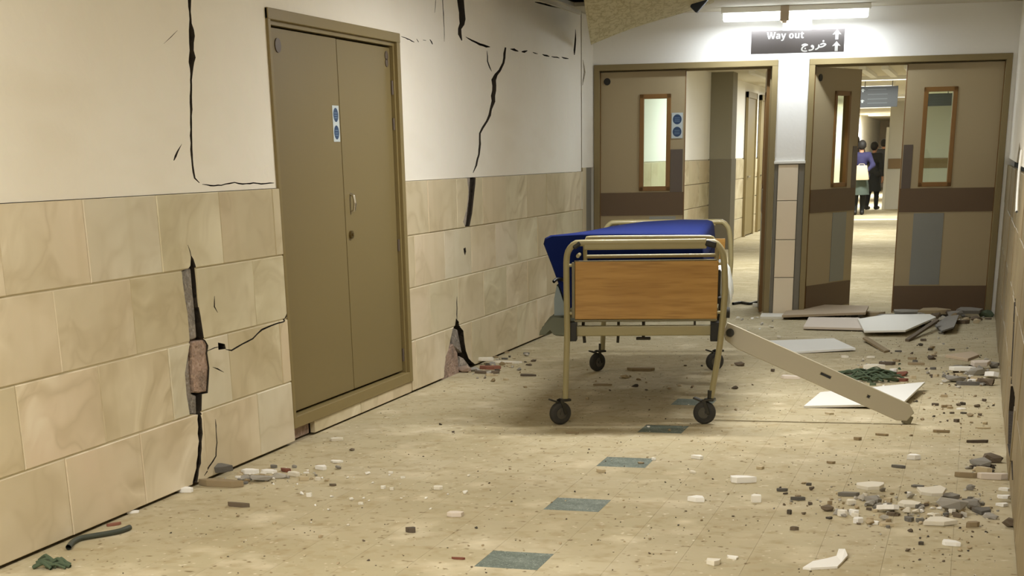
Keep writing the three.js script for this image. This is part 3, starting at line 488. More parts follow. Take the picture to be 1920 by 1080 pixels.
// ------------------------------------------------------------------ corridor beyond the doors
{
  const wl = tag(group('wall_far_left', [-3.99, 0, 0], Math.PI / 2), 'white and tiled left wall of the corridor beyond the doors', 'wall', null, 'structure');
  mesh('plaster', span(13.6, 1.33, -0.2, 68, HC + 0.2, 0), M.endPlaster, wl);
  let k = 0;
  for (let u = 14.2; u < 38; u += 0.9) for (let r = 0; r < 4; r++) mesh('wall_tile', shiftUV(prism([[u, r * 0.33 + 0.006], [u + 0.893, r * 0.33 + 0.006], [u + 0.893, r * 0.33 + 0.326], [u, r * 0.33 + 0.326]], 0.03, 0.003).translate(0, 0, -0.02), rnd() * 2, rnd() * 2), M.tiles[2 + (k++ % 3)], wl);
  mesh('wall_core', span(13.6, 0, -0.3, 68, 1.33, -0.015), M.plaster, wl);
  mesh('far_dado', span(38, 0, -0.01, 66, 1.32, 0.01), M.tiles[3], wl);
  const pier = tag(group('wall_pier', [0, 0, 0]), 'grey two-tone pier standing out from the far left wall', 'pillar', null, 'structure');
  const z = -24.1, a = onZ(1330, 200, z).x, b = onZ(1372, 250, z).x;
  mesh('pier_upper', span(Math.min(-3.98, a), 1.33, z - 0.45, b, HC, z), paint(0x8c8674, 0.7), pier);
  mesh('pier_lower', span(Math.min(-3.98, a) - 0.01, 0, z - 0.46, b + 0.01, 1.33, z + 0.01), paint(0x746d5c, 0.6), pier);
  for (const [px0, px1, i, lab] of [[1395, 1412, 0, 'brown door in the far left wall, nearer of the two'], [1420, 1437, 1, 'brown door in the far left wall, further of the two']]) {
    const u = (px) => { const d = ray(px, 300); return -d.z * (-3.98 / d.x); }, d = group('door_' + (4 + i), [-3.98, 0, 0], Math.PI / 2); tag(d, lab, 'door', null, 'structure');
    const u0 = u(px0), u1 = u(px1);
    mesh('frame', join(rspan(u0, 0, 0, u0 + 0.08, 2.42, 0.05), rspan(u1 - 0.08, 0, 0, u1, 2.42, 0.05), rspan(u0, 2.32, 0, u1, 2.42, 0.05)), M.endFrame, d);
    mesh('door_leaf', rspan(u0 + 0.08, 0.02, 0.0, u1 - 0.08, 2.32, 0.03), M.doorFrame, d);
    mesh('handle', rspan(u0 + 0.16, 1.0, 0.03, u0 + 0.3, 1.03, 0.08), M.chrome, d);
  }
  const wr = tag(group('wall_far_right', [0, 0, 0]), 'pale right wall of the corridor beyond the doors', 'wall', null, 'structure');
  mesh('plaster', span(1.15, 1.33, -68, 1.35, HC + 0.2, -14.7), M.endPlaster, wr);
  mesh('wall_tile_band', span(1.14, 0, -68, 1.35, 1.33, -14.7), M.tiles[4], wr);
  const we = tag(group('wall_far_end', [0, 0, 0]), 'plain pinkish wall closing the far end of the corridor', 'wall', null, 'structure');
  mesh('plaster', span(-4.2, 0, -66.2, 1.4, HC + 0.2, -66), paint(0xcdbfae, 0.8), we);
  const pa = tag(group('wall_partition', [0, 0, -41]), 'beige partition across the right of the far corridor with a brown rail', 'wall', null, 'structure');
  const x0 = onZ(1664, 300, -41).x;
  mesh('panel', span(x0, 0, -0.12, 1.15, HC, 0), paint(0xcfcabb, 0.7), pa);
  mesh('rail', rspan(x0 + 0.02, 0.98, -0.002, 1.1, 1.22, 0.03), paint(0x8a704a, 0.6), pa);
  mesh('post', rspan(x0 - 0.07, 0, -0.14, x0, HC - 0.6, 0.04), M.cream, pa);
  const pb = tag(group('wall_partition_left', [0, 0, -44]), 'pale partition at the left of the far corridor beside a bright opening', 'wall', null, 'structure');
  const x1 = onZ(1606, 280, -44).x; mesh('panel', span(-3.98, 0, -0.15, x1, HC, 0), M.endPlaster, pb);
  const ce = tag(group('ceiling_beyond', [0, 0, 0]), 'white ceiling of the corridor beyond with cross battens', 'ceiling', null, 'structure');
  mesh('ceiling_panel', span(-4.3, HC, -68, 1.5, HC + 0.1, -14.1), M.ceiling, ce);
  for (let i = 0; i < 9; i++) mesh('batten', span(-3.4 + i * 0.32, HC - 0.05, -26.5, -3.3 + i * 0.32, HC, -23.9), M.white, ce);
  mesh('end_cap', span(-4.3, HC + 0.1, -15.2, -3.2, HC + 0.3, -14.1), M.ceiling, ce);
  const lab = ['nearest strip light on the ceiling beyond the doors', 'strip light beyond the doors, just in front of the ceiling battens', 'strip light beyond the doors, just behind the ceiling battens', 'strip light beyond the doors, above the dark hanging sign', 'strip light over the people far down the corridor', 'strip light beyond the people, past the partition', 'furthest strip light near the end of the corridor'];
  LAMPS.beyond.forEach((l, i) => luminaire(l, lab[i]));
  // the stub of wall that closes the wider space beyond against the end wall
  tag(mesh('wall_stub', join(span(-4.3, 0, -14.2, XL - 0.28, HC + 0.5, -13.9), span(XR + 0.2, 0, -14.75, 1.4, HC + 0.5, -14.5)), M.plaster), 'short return walls behind the end wall', 'wall', null, 'structure');
}

// ------------------------------------------------------------------ hospital bed
const bed = tag(group('hospital_bed', [-1.236 * S, 0, -5.78 * S], 0.1825), 'olive metal hospital bed on castors with an oak end panel, askew in the corridor', 'bed');
const bedAt = (x, y, z) => V3(x, y, z).applyMatrix4(bed.matrixWorld);
{
  const Lz = -2.18, sk = 0.1;                    // the frame is racked: its far end sits 10 cm to the right
  const hoop = (dx, z, right = 0) => [[-0.372 + dx, 0.13, z], [-0.36 + dx, 0.5, z], [-0.362 + dx, 0.86, z], [-0.352 + dx, 0.925, z], [-0.325 + dx, 0.957, z], [-0.27 + dx, 0.967, z], [0.38 + dx, 0.963, z], [0.435 + dx, 0.953, z], [0.466 + dx, 0.915, z], [0.478 + dx, 0.85, z], [0.486 + dx, 0.7, z], [0.466 + dx, 0.42, z], [0.425 + dx, 0.13, z]];
  const f = mesh('end_frame', join(tube(hoop(0, 0), 0.017, 120, 0.3), rspan(-0.27, 0.93, -0.014, 0.385, 0.982, 0.014, 0.01)), M.bedPaint, bed);
  tag(f, 'tubular end frame nearest the camera');
  mesh('end_cap', rbox(0.05, 0.026, 0.03, 0.01).rotateZ(0.6).translate(-0.305, 0.956, 0.004), M.black, f);
  mesh('end_cap', rbox(0.06, 0.034, 0.034, 0.01).rotateZ(-0.25).translate(0.405, 0.954, 0.004), M.black, f);
  const r = mesh('end_frame', join(tube(hoop(sk, Lz), 0.017, 120, 0.3).translate(0, 0.014, 0), rspan(-0.17, 0.95, Lz - 0.01, 0.48, 0.985, Lz + 0.01, 0.01)), M.bedPaint, bed);
  tag(r, 'tubular end frame at the far end');
  const iz = -0.13; mesh('inner_rail', join(tube([[-0.268, 0.86, iz], [-0.27, 0.94, iz], [-0.26, 0.975, iz], [-0.22, 0.986, iz], [0.37, 0.982, iz], [0.415, 0.972, iz], [0.44, 0.94, iz], [0.442, 0.86, iz]], 0.0115, 80, 0.3), cyl(0.01, 0.71, 0.087, 0.888, iz, 'x'), cyl(0.01, 0.14, -0.3, 0.9, iz / 2, 'z'), cyl(0.01, 0.14, 0.46, 0.9, iz / 2, 'z')), M.bedPaint, bed);
  const pnl = mesh('end_panel', rspan(-0.318, 0.568, -0.01, 0.445, 0.87, 0.012, 0.004).rotateZ(-0.004), M.oak, bed); tag(pnl, 'oak veneer end panel');
  { const q = pnl.geometry.attributes.position, u = pnl.geometry.attributes.uv; for (let i = 0; i < q.count; i++) u.setXY(i, q.getX(i), q.getY(i) + q.getZ(i)); }
  mesh('panel_edge', join(rspan(-0.333, 0.575, -0.008, -0.316, 0.868, 0.01), rspan(-0.32, 0.868, -0.008, 0.44, 0.876, 0.01), rspan(-0.318, 0.555, -0.012, 0.445, 0.567, 0.014)), M.bedDark, pnl);
  for (const [l, x, y] of [[0.06, -0.34, 0.852], [0.06, 0.458, 0.852], [0.05, -0.338, 0.6], [0.04, 0.458, 0.6]]) mesh('panel_bracket', cyl(0.008, l, x, y, 0, 'x'), M.bedPaint, pnl);
  // the oak panel at the far end
  const pn2 = mesh('end_panel', rspan(-0.318 + sk, 0.568, Lz - 0.01, 0.445 + sk, 0.87, Lz + 0.012, 0.004), M.oak, bed);
  mesh('cross_beam', rspan(-0.35, 0.474, -0.085, 0.45, 0.528, -0.035, 0.008), M.bedPaint, bed);
  mesh('cross_beam', rspan(-0.35 + sk, 0.474, Lz + 0.035, 0.45 + sk, 0.528, Lz + 0.085, 0.008), M.bedDark, bed);
  mesh('joint_block', rspan(-0.35, 0.45, -0.1, -0.31, 0.55, -0.01), M.black, bed);
  mesh('joint_block', rspan(0.415, 0.445, -0.1, 0.462, 0.548, -0.01), M.black, bed);
  const slant = (x, y0, y1, w) => { const g = span(x - w / 2, y0, Lz + 0.02, x + w / 2, y1, -0.02), p = g.attributes.position; for (let i = 0; i < p.count; i++) p.setX(i, p.getX(i) + sk * p.getZ(i) / Lz); return g; };
  mesh('side_rail', slant(-0.335, 0.575, 0.62, 0.03), M.bedDark, bed); mesh('side_rail', slant(0.435, 0.575, 0.62, 0.03), M.bedDark, bed);
  for (let i = 0; i < 6; i++) { const z = -0.2 - i * 0.36; mesh('deck_slat', rspan(-0.32 + sk * z / Lz, 0.6, z - 0.05, 0.42 + sk * z / Lz, 0.618, z + 0.05), M.bedDark, bed); }
  mesh('crank_rod', join(tube([[-0.275, 0.6, -0.12], [-0.28, 0.52, -0.12], [-0.272, 0.43, -0.12]], 0.009), tube([[-0.275, 0.555, -0.12], [-0.24, 0.56, -0.12]], 0.008)), M.steel, bed);
  mesh('crank_rod', tube([[-0.09, 0.6, -0.2], [-0.088, 0.5, -0.2], [-0.092, 0.42, -0.2]], 0.008), M.steel, bed);
  mesh('crank_rod', join(cyl(0.009, 0.17, 0.05, 0.52, -0.2), rspan(0.01, 0.435, -0.215, 0.09, 0.45, -0.185), rspan(0.0, 0.565, -0.21, 0.1, 0.6, -0.19)), M.steel, bed);
  mesh('crank_rod', cyl(0.006, 0.06, 0.33, 0.56, -0.05), M.steel, bed);
  const caster = (x, z, turn, lean) => {
    const c = new THREE.Group(); c.name = 'castor'; bed.userData.nc = (bed.userData.nc ?? -1) + 1; if (bed.userData.nc) c.name = 'castor_00' + bed.userData.nc; c.position.set(x, 0, z); c.rotation.y = turn; bed.add(c);
    const w = mesh('wheel', lathe([[0.014, -0.02], [0.045, -0.017], [0.054, -0.017], [0.0615, -0.01], [0.063, 0], [0.0615, 0.01], [0.054, 0.017], [0.045, 0.017], [0.014, 0.02]], 32).rotateX(Math.PI / 2).translate(-0.025, 0.063, 0), M.rubber, c);
    mesh('hub', join(cyl(0.03, 0.046, -0.025, 0.063, 0, 'z'), cyl(0.01, 0.06, -0.025, 0.063, 0, 'z')), M.hub, c);
    mesh('fork', join(rbox(0.02, 0.085, 0.006, 0.003).rotateZ(0.35).translate(-0.012, 0.098, 0.026), rbox(0.02, 0.085, 0.006, 0.003).rotateZ(0.35).translate(-0.012, 0.098, -0.026), rspan(-0.02, 0.128, -0.03, 0.03, 0.142, 0.03), cyl(0.016, 0.05, 0.006, 0.16, 0)), M.steel, c);
    mesh('brake_pedal', rbox(0.05, 0.01, 0.04, 0.004).rotateZ(-0.35).translate(-0.065, 0.134, 0), M.steel, c);
  };
  caster(-0.378, 0, 0.5); caster(0.418, 0, -0.25); caster(-0.378 + sk - 0.01, Lz, 0.7); caster(0.42 + sk, Lz, 0.35);
  mesh('pivot_bracket', join(rspan(0.455, 0.5, -0.33, 0.5, 0.66, -0.26, 0.012), cyl(0.03, 0.05, 0.5, 0.57, -0.3, 'x'), rspan(0.44, 0.66, -0.33, 0.47, 0.8, -0.29)), M.rubber, bed);
}
// the fallen side rail leaning from the bed to the floor
{
  const p0 = bedAt(0.535, 0.463, -0.18), p1 = V3(-0.285, 0.062, -8.36), len = p0.distanceTo(p1), dir = p1.clone().sub(p0).normalize();
  const n = V3(0.06, 0.16, 1); n.addScaledVector(dir, -n.dot(dir)).normalize(); const up = n.clone().cross(dir);
  const g = group('side_rail'); tag(g, 'long flat cream metal side rail leaning from the bed down to the floor', 'rail');
  g.position.copy(p0); g.quaternion.setFromRotationMatrix(new THREE.Matrix4().makeBasis(dir, up, n));
  const s = [[-0.05, 0.05], [0.02, 0.052], [len, 0.052], [len + 0.045, 0.02], [len + 0.03, -0.035], [len - 0.02, -0.055], [0.06, -0.058], [-0.02, -0.04], [-0.05, -0.005]];
  mesh('rail', prism(s.slice().reverse(), 0.026, 0.004, [[[len - 0.5, 0.0], [len - 0.44, 0.0], [len - 0.44, 0.014], [len - 0.5, 0.014]], [[len - 0.22, -0.008], [len - 0.205, -0.008], [len - 0.205, 0.006], [len - 0.22, 0.006]]]).translate(0, 0, -0.013), M.rail, g);
  for (const [a, b, w, h] of [[len - 0.47, 0.007, 0.062, 0.016], [len - 0.212, -0.001, 0.017, 0.016]]) mesh('slot_insert', box(w, h, 0.012, a, b, 0), M.black, g);
  mesh('end_stop', rbox(0.05, 0.05, 0.04, 0.006, len + 0.03, -0.028, -0.012), M.bedDark, g);
  mesh('pivot', cyl(0.022, 0.05, -0.01, 0.005, 0, 'z'), M.steel, g);
}
// mattress: blue cover, left side drooping over the bed's edge
{
  const ring = (z, k) => {                        // k: 0 near end .. 1 far end
    const dx = 0.1 * k, dy = -0.055 * k;
    const pts = [[-0.50, 0.955 + dy * 1.3], [-0.492, 0.985 + dy * 1.3], [-0.46, 1.0 + dy * 1.2], [-0.3, 1.006 + dy * 0.7], [-0.1, 1.006 + dy * 0.25], [0.15, 1.002], [0.32, 0.998], [0.352, 0.988], [0.364, 0.965], [0.372, 0.9], [0.376, 0.86], [0.362, 0.84], [0.374, 0.82], [0.37, 0.68], [0.35, 0.64], [0.3, 0.621], [0, 0.62], [-0.24, 0.621], [-0.282, 0.628], [-0.3, 0.59], [-0.322, 0.558], [-0.345, 0.566], [-0.372, 0.62], [-0.415, 0.73], [-0.455, 0.84]];
    return pts.map((p) => [p[0] + dx, p[1], z]);
  };
  const rings = [ring(-0.2, 0).map((p) => [p[0] * 0.985, 0.63 + (p[1] - 0.63) * 0.985, -0.168])];
  for (let i = 0; i <= 10; i++) rings.push(ring(-0.18 - i * 0.182, i / 10));
  rings.push(ring(-2.0, 1).map((p) => [p[0] * 0.985, 0.63 + (p[1] - 0.63) * 0.985, -2.012]));
  const o = mesh('mattress', loft(rings), M.blue); o.position.copy(bed.position); o.rotation.copy(bed.rotation);
  tag(o, 'thick royal blue mattress on the hospital bed, drooping over its left side', 'mattress');
}
{
  const mk = (name, prof, z0, z1, mat, label) => {
    const rings = []; for (let i = 0; i <= 14; i++) { const t = i / 14, z = z0 + (z1 - z0) * t; rings.push(prof.map(([x, y], j) => [x + 0.1 * z / -2.18 + 0.012 * Math.sin(t * 17 + y * 9) * (i ? 1 : 0), y + 0.012 * Math.sin(t * 23 + j) * (i ? 1 : 0), z])); }
    const o = mesh(name, loft(rings), mat); o.position.copy(bed.position); o.rotation.copy(bed.rotation); return tag(o, label, 'sheet');
  };
  mk('hanging_sheet', [[-0.44, 0.735], [-0.455, 0.66], [-0.455, 0.585], [-0.46, 0.53], [-0.455, 0.5], [-0.44, 0.487], [-0.39, 0.487], [-0.388, 0.55], [-0.402, 0.64], [-0.43, 0.722]], -0.2, -1.5, M.sheet, 'pale grey-blue sheet hanging down from the left side of the mattress');
  mk('olive_cloth', [[-0.4, 0.56], [-0.455, 0.565], [-0.5, 0.53], [-0.53, 0.492], [-0.53, 0.47], [-0.505, 0.468], [-0.475, 0.495], [-0.455, 0.468], [-0.4, 0.466], [-0.385, 0.5]], -0.17, -0.5, M.sheetDark, 'olive cloth end hanging lowest at the left front of the bed, below the grey sheet');
  mk('bunched_sheet', [[0.43, 0.79], [0.46, 0.785], [0.485, 0.745], [0.503, 0.68], [0.51, 0.62], [0.495, 0.57], [0.47, 0.62], [0.45, 0.68], [0.425, 0.7]], -0.4, -1.3, M.whiteCloth, 'white sheet bunched against the right side of the bed');
  const k = tag(mesh('cable_end', tube([[-0.44, 0.76, -0.1], [-0.425, 0.772, -0.12], [-0.4, 0.77, -0.15], [-0.372, 0.75, -0.16]], 0.009)), null); k.material = M.black; k.position.copy(bed.position); k.rotation.copy(bed.rotation); tag(k, 'short black rubber strap sticking out beneath the mattress corner', 'strap');
}

// ------------------------------------------------------------------ boards lying on the floor
function boardOn(name, pts, mat, label, th = 0.016, lift = [0, 0, 0, 0], cat = 'board') {
  const P0 = pts.map((p) => onFloor(p[0], p[1])), c = P0.reduce((a, b) => a.add(b), V3(0, 0, 0)).multiplyScalar(1 / P0.length);
  const bot = P0.map((p, i) => [p.x - c.x, 0.0005 + (lift[i] ?? 0), p.z - c.z]), top = bot.map((p) => [p[0], p[1] + th, p[2]]);
  if (THREE.ShapeUtils.area(bot.map((p) => new THREE.Vector2(p[0], p[2]))) > 0) { bot.reverse(); top.reverse(); }
  const g = plain(loft([bot, top])); g.deleteAttribute('normal'); g.computeVertexNormals();
  const o = mesh(name, g, mat); o.position.set(c.x, 0, c.z); return tag(o, label, cat);
}
boardOn('ceiling_board', [[1507, 765], [1690, 768], [1733, 732], [1538, 739]], M.whiteBoard, 'pale grey-white ceiling board on the floor beneath the leaning side rail', 0.012, [0, 0.02, 0.04, 0]);
boardOn('ceiling_board', [[1608, 610], [1620, 631], [1697, 631], [1754, 609], [1742, 603], [1658, 604]], M.white, 'bright white six-cornered ceiling board propped over rubble before the right door', 0.014, [0.04, 0.03, 0.035, 0.05, 0.05, 0.05]);
boardOn('ceiling_board', [[1440, 642], [1477, 664], [1604, 659], [1563, 640]], M.whiteBoard, 'pinkish white ceiling board flat on the floor right behind the bed', 0.014, [0, 0, 0.01, 0.01]);
boardOn('ceiling_board', [[1466, 600], [1622, 601], [1628, 590], [1485, 578]], M.beigeBoard, 'beige-grey ceiling board lying before the pillar, the furthest back', 0.02, [0.02, 0.05, 0.06, 0.02]);
boardOn('ceiling_board', [[1506, 619], [1617, 622], [1611, 604], [1516, 603]], M.pinkBoard, 'pinkish beige ceiling board between the pillar and the bright six-cornered board', 0.018, [0.01, 0.01, 0.02, 0.02]);
boardOn('trim_piece', [[1425, 598], [1469, 598], [1472, 592], [1428, 591]], M.white, 'short white trim piece at the foot of the pillar', 0.02, [0, 0, 0, 0], 'trim');
boardOn('metal_strip', [[1617, 641], [1658, 662], [1667, 660], [1625, 639]], M.tanBit[1], 'tan metal strip on the floor in front of the bright six-cornered board', 0.014, [0.02, 0, 0, 0.02], 'strip');
boardOn('torn_sheet', [[1753, 612], [1765, 628], [1788, 626], [1797, 604], [1775, 602]], M.greyBit[1], 'crumpled olive-grey sheet flap beside the bright six-cornered board', 0.012, [0.0, 0.02, 0.045, 0.05, 0.03], 'sheet');
boardOn('metal_strip', [[1697, 640], [1704, 641], [1760, 617], [1752, 616]], M.darkBit[1], 'dark strip sticking out from under the bright six-cornered board', 0.018, [0, 0, 0.06, 0.06], 'strip');
boardOn('plaster_shard', [[1505, 1068], [1524, 1056], [1551, 1050.6], [1568, 1046], [1572, 1038], [1584, 1038], [1589, 1047], [1578, 1058], [1570, 1066], [1520, 1069]], M.plasterBit[2], 'largest jagged white plaster shard, alone at the bottom edge of the floor', 0.008, [0, 0, 0, 0, 0.01, 0.01, 0.004, 0, 0, 0], 'shard');

// ------------------------------------------------------------------ loose debris
const slabGeo = [], rockGeo = [], chipGeo = [];
for (let k = 0; k < 10; k++) {                    // unit slabs: about 1 wide, 1 deep, 1 thick from 0 up
  const n = 4 + Math.floor(rnd() * 4), pts = []; for (let i = 0; i < n; i++) { const a = (i + rr(-0.32, 0.32)) / n * 6.2832, q = 0.5 * rr(0.62, 1.15); pts.push([Math.cos(a) * q, Math.sin(a) * q]); }
  const s = new THREE.ExtrudeGeometry(shapeOf(pts), { depth: 0.8, bevelEnabled: true, bevelThickness: 0.1, bevelSize: 0.012, bevelOffset: -0.012, bevelSegments: 1 }).translate(0, 0, 0.1).rotateX(-Math.PI / 2); slabGeo.push(s);
  const t = []; { const m = 3 + Math.floor(rnd() * 2); for (let i = 0; i < m; i++) { const a = (i + rr(-0.25, 0.25)) / m * 6.2832; t.push([Math.cos(a) * 0.5, Math.sin(a) * 0.5]); } } chipGeo.push(new THREE.ExtrudeGeometry(shapeOf(t), { depth: 1, bevelEnabled: false }).rotateX(-Math.PI / 2));
  const rp = []; for (let i = 0; i < 16; i++) { const v = V3(rr(-1, 1), rr(-1, 1), rr(-1, 1)).normalize().multiplyScalar(rr(0.36, 0.54)); v.y = Math.max(v.y, -0.3); rp.push(v); } const r = new ConvexGeometry(rp); r.translate(0, 0.3, 0); r.setAttribute('uv', new THREE.BufferAttribute(new Float32Array(r.attributes.position.count * 2), 2)); rockGeo.push(r);
}
const pick = (a) => a[Math.floor(rnd() * a.length)];
function bit(name, label, cat, px, py, wpx, mat, o = {}) {
  const p = onFloor(px, py), s = wpx / pxm(p), th = o.th ?? rr(0.009, 0.016), geo = o.rock ? pick(rockGeo) : o.chip ? pick(chipGeo) : pick(slabGeo);
  const m = mesh(name, geo, Array.isArray(mat) ? pick(mat) : mat); const d = o.d ?? rr(0.55, 0.9);
  m.scale.set(s, o.rock ? s * (o.h ?? rr(0.4, 0.7)) : th, s * d); m.rotation.y = o.turn ?? (rr(-0.5, 0.5) + (rnd() < 0.5 ? Math.PI : 0));
  m.position.set(p.x, o.y ?? 0.0003, p.z);
  if (o.tilt) { m.rotation.order = 'YXZ'; m.rotation.x = o.tilt; m.position.y += Math.abs(Math.sin(o.tilt)) * s * d * 0.42; }
  if (o.roll) { m.rotation.order = 'YXZ'; m.rotation.z = o.roll; m.position.y += Math.abs(Math.sin(o.roll)) * s * 0.42; }
  return tag(m, label, cat, o.group);
}
const PB = M.plasterBit, TB = M.tanBit, GB = M.greyBit, DB_ = M.darkBit;
// pieces lying apart, in the open floor
for (const [n, l, px, py, w, m, o] of [
  ['plaster_chunk', 'white plaster chunk alone on the floor, straight in front of the bed\'s near right castor', 1308, 860, 29, PB, { th: 0.016 }],
  ['plaster_chip', 'small pale plaster chip just in front of the white chunk before the near right castor', 1299, 887, 15, PB[1], {}],
  ['plaster_chunk', 'long bright white plaster chunk right of the third dark green inlay', 1391, 904, 50, PB[2], { th: 0.026, d: 0.5, turn: 0.2 }],
  ['plaster_chunk', 'wedge-shaped white plaster chunk between two others, level with the second inlay', 1308, 940, 42, PB[2], { th: 0.02, d: 0.7 }],
  ['plaster_chunk', 'small thick white plaster chunk in front of the long bright one', 1416, 941, 27, PB[0], { th: 0.03 }],
  ['plaster_chip', 'small tan chip behind the long bright white chunk', 1425, 879, 17, TB, {}],
  ['plaster_chunk', 'grey-white plaster chunk at the bottom of the floor, left of a thin white sliver', 1338, 1058, 32, PB[1], { th: 0.018, d: 0.9 }],
  ['plaster_sliver', 'thin white plaster sliver beside the grey-white chunk at the bottom', 1374, 1047, 27, PB[0], { th: 0.008, d: 0.6 }],
  ['plaster_chunk', 'white plaster chunk alone behind the heap by the right wall', 1714, 861, 32, PB[2], { th: 0.022, d: 0.7 }],
  ['plaster_chunk', 'long white plaster chunk in front of the heap by the right wall', 1782, 1022, 37, PB[2], { th: 0.016, d: 0.6 }],
  ['tile_chip', 'cream tile chip with dark edge on bare floor, between the door and second inlay', 821, 917, 26, PB[1], { th: 0.014 }],
  ['tile_chip', 'pinkish cream tile chip with dark edge, left of the second inlay', 855, 968, 32, M.pinkBoard, { th: 0.018, d: 0.8 }],
  ['tile_chip', 'small dark chip standing up in front of the pinkish cream tile chip', 771, 998, 20, DB_[0], { th: 0.02 }],
  ['red_sliver', 'thin red-brown sliver left of the nearest inlay', 862, 1049, 36, M.redBit, { th: 0.008, d: 0.2, turn: 0 }],
  ['tile_shard', 'cream tile shard on edge in front of the double door sill', 632, 826, 29, PB[1], { th: 0.014, d: 0.5 }],
  ['tile_shard', 'white flat shard between the double door and the rubble at the left crack', 632, 867, 28, PB[0], { th: 0.009, d: 0.55 }],
  ['stone_chip', 'small dark stone chip in front of the double door', 660, 845, 13, DB_, { rock: 1 }],
  ['metal_bar', 'short dark metal bar with knobbed ends on the floor below the left crack', 447, 950, 50, DB_[1], { th: 0.018, d: 0.2, turn: -0.1 }],
  ['white_clip', 'curved white plaster piece at the very foot of the left crack', 345, 922, 38, PB[2], { th: 0.02, d: 0.5 }],
  ['plaster_chip', 'white chip against the wall, left of the left crack', 250, 962, 28, PB[2], { th: 0.01, d: 0.4, turn: 0.9 }],
  ['stone_chip', 'red-brown chip beside the dark rubber strip', 216, 985, 34, M.redBit, { th: 0.01, d: 0.3, turn: 0.9 }],
  ['stick', 'tan splinter lying in front of the near left castor', 1074, 813, 32, TB[1], { th: 0.008, d: 0.2, turn: 0.1 }],
  ['tile_shard', 'long flat grey shard on the floor under the far end of the bed', 1207, 695, 70, TB[1], { th: 0.02, d: 0.3, turn: 0.1 }],
  ['stick', 'tan stick on the floor under the middle of the bed', 1131, 723, 46, TB[1], { th: 0.012, d: 0.2, turn: 0.05 }],
  ['stone_chip', 'small dark stone under the bed, right of the tan stick', 1190, 725, 20, DB_, { rock: 1, h: 0.4 }],
  ['stone_chip', 'tan stone under the bed, behind the tan stick', 1173, 709, 22, TB, { rock: 1, h: 0.4 }],
  ['stone_chip', 'dark stone beside the bed, right of the near right leg', 1377, 729, 19, DB_, { rock: 1, h: 0.5 }],
  ['stone_chip', 'pair-sized dark stone right of the far right castor', 1388, 686, 26, DB_, { rock: 1, h: 0.4 }],
  ['tile_shard', 'tan tile shard with dark edge left of the leaning side rail', 1481, 710, 40, M.pinkBoard, { th: 0.02, d: 0.5, turn: -0.3 }],
  ['stone_chip', 'thin tan chip under the leaning side rail, in its shadow', 1556, 777, 22, TB, { th: 0.01, d: 0.4 }],
  ['stick', 'tan stick right of the lower end of the side rail', 1763, 811, 32, TB[1], { th: 0.014, d: 0.25, turn: 0 }],
  ['stick', 'thin pale tan stick near the right wall', 1841, 804, 38, TB[2], { th: 0.008, d: 0.12, turn: 0.08 }],
  ['stick', 'dark stick near the right wall, behind the tangled grey heap', 1837, 830, 54, DB_[0], { th: 0.014, d: 0.12, turn: 0.25 }],
  ['plaster_chip', 'small white chip right of the board under the side rail', 1801, 768, 20, PB[2], { th: 0.008, d: 0.5 }],
  ['stone_chip', 'tan chip in front of the side rail\'s shadow', 1607, 825, 19, TB[1], {}],
  ['stone_chip', 'long tan chip in front of the lower end of the side rail', 1654, 817, 25, TB[1], { d: 0.35 }],
  ['stone_chip', 'tan chip on open floor left of the heap by the right wall', 1557, 869, 21, TB[1], { d: 0.5 }],
  ['stone_chip', 'grey chip behind the heap by the right wall, beside the white chunk', 1684, 877, 27, GB[0], { d: 0.4 }],
  ['stone_chip', 'dark flat chip on open floor in front of the right heap\'s left end', 1490, 994, 21, DB_[1], { d: 0.5 }],
  ['dark_flake', 'dark flat flake lying apart, right of the second crack\'s rubble', 989, 705, 33, DB_[0], { th: 0.012, d: 0.45, turn: 0 }],
  ['stone_chip', 'small peaked dark stone behind the rubble at the second crack', 1001, 678, 14, DB_, { rock: 1 }],
  ['plaster_chip', 'white chip lying on the fourth dark green inlay', 1216, 801, 9, PB[2], { th: 0.006 }],
  ['plaster_chip', 'grey chip at the left corner of the third dark green inlay', 1127, 885, 21, TB[2], { d: 0.6 }],
  ['plaster_chip', 'brown chip on the right half of the third dark green inlay', 1201, 869, 16, TB[1], { d: 0.7, th: 0.006 }],
  ['plaster_sliver', 'white sliver at the right corner of the third dark green inlay', 1226, 863, 13, PB[2], { d: 0.5 }],
  ['power_box', 'small white plastic box beside the left doorway post', 1419, 575, 22, M.white, { th: 0.03, d: 0.6 }],
]) bit(n, l, n.split('_').pop(), px, py, w, m, o);
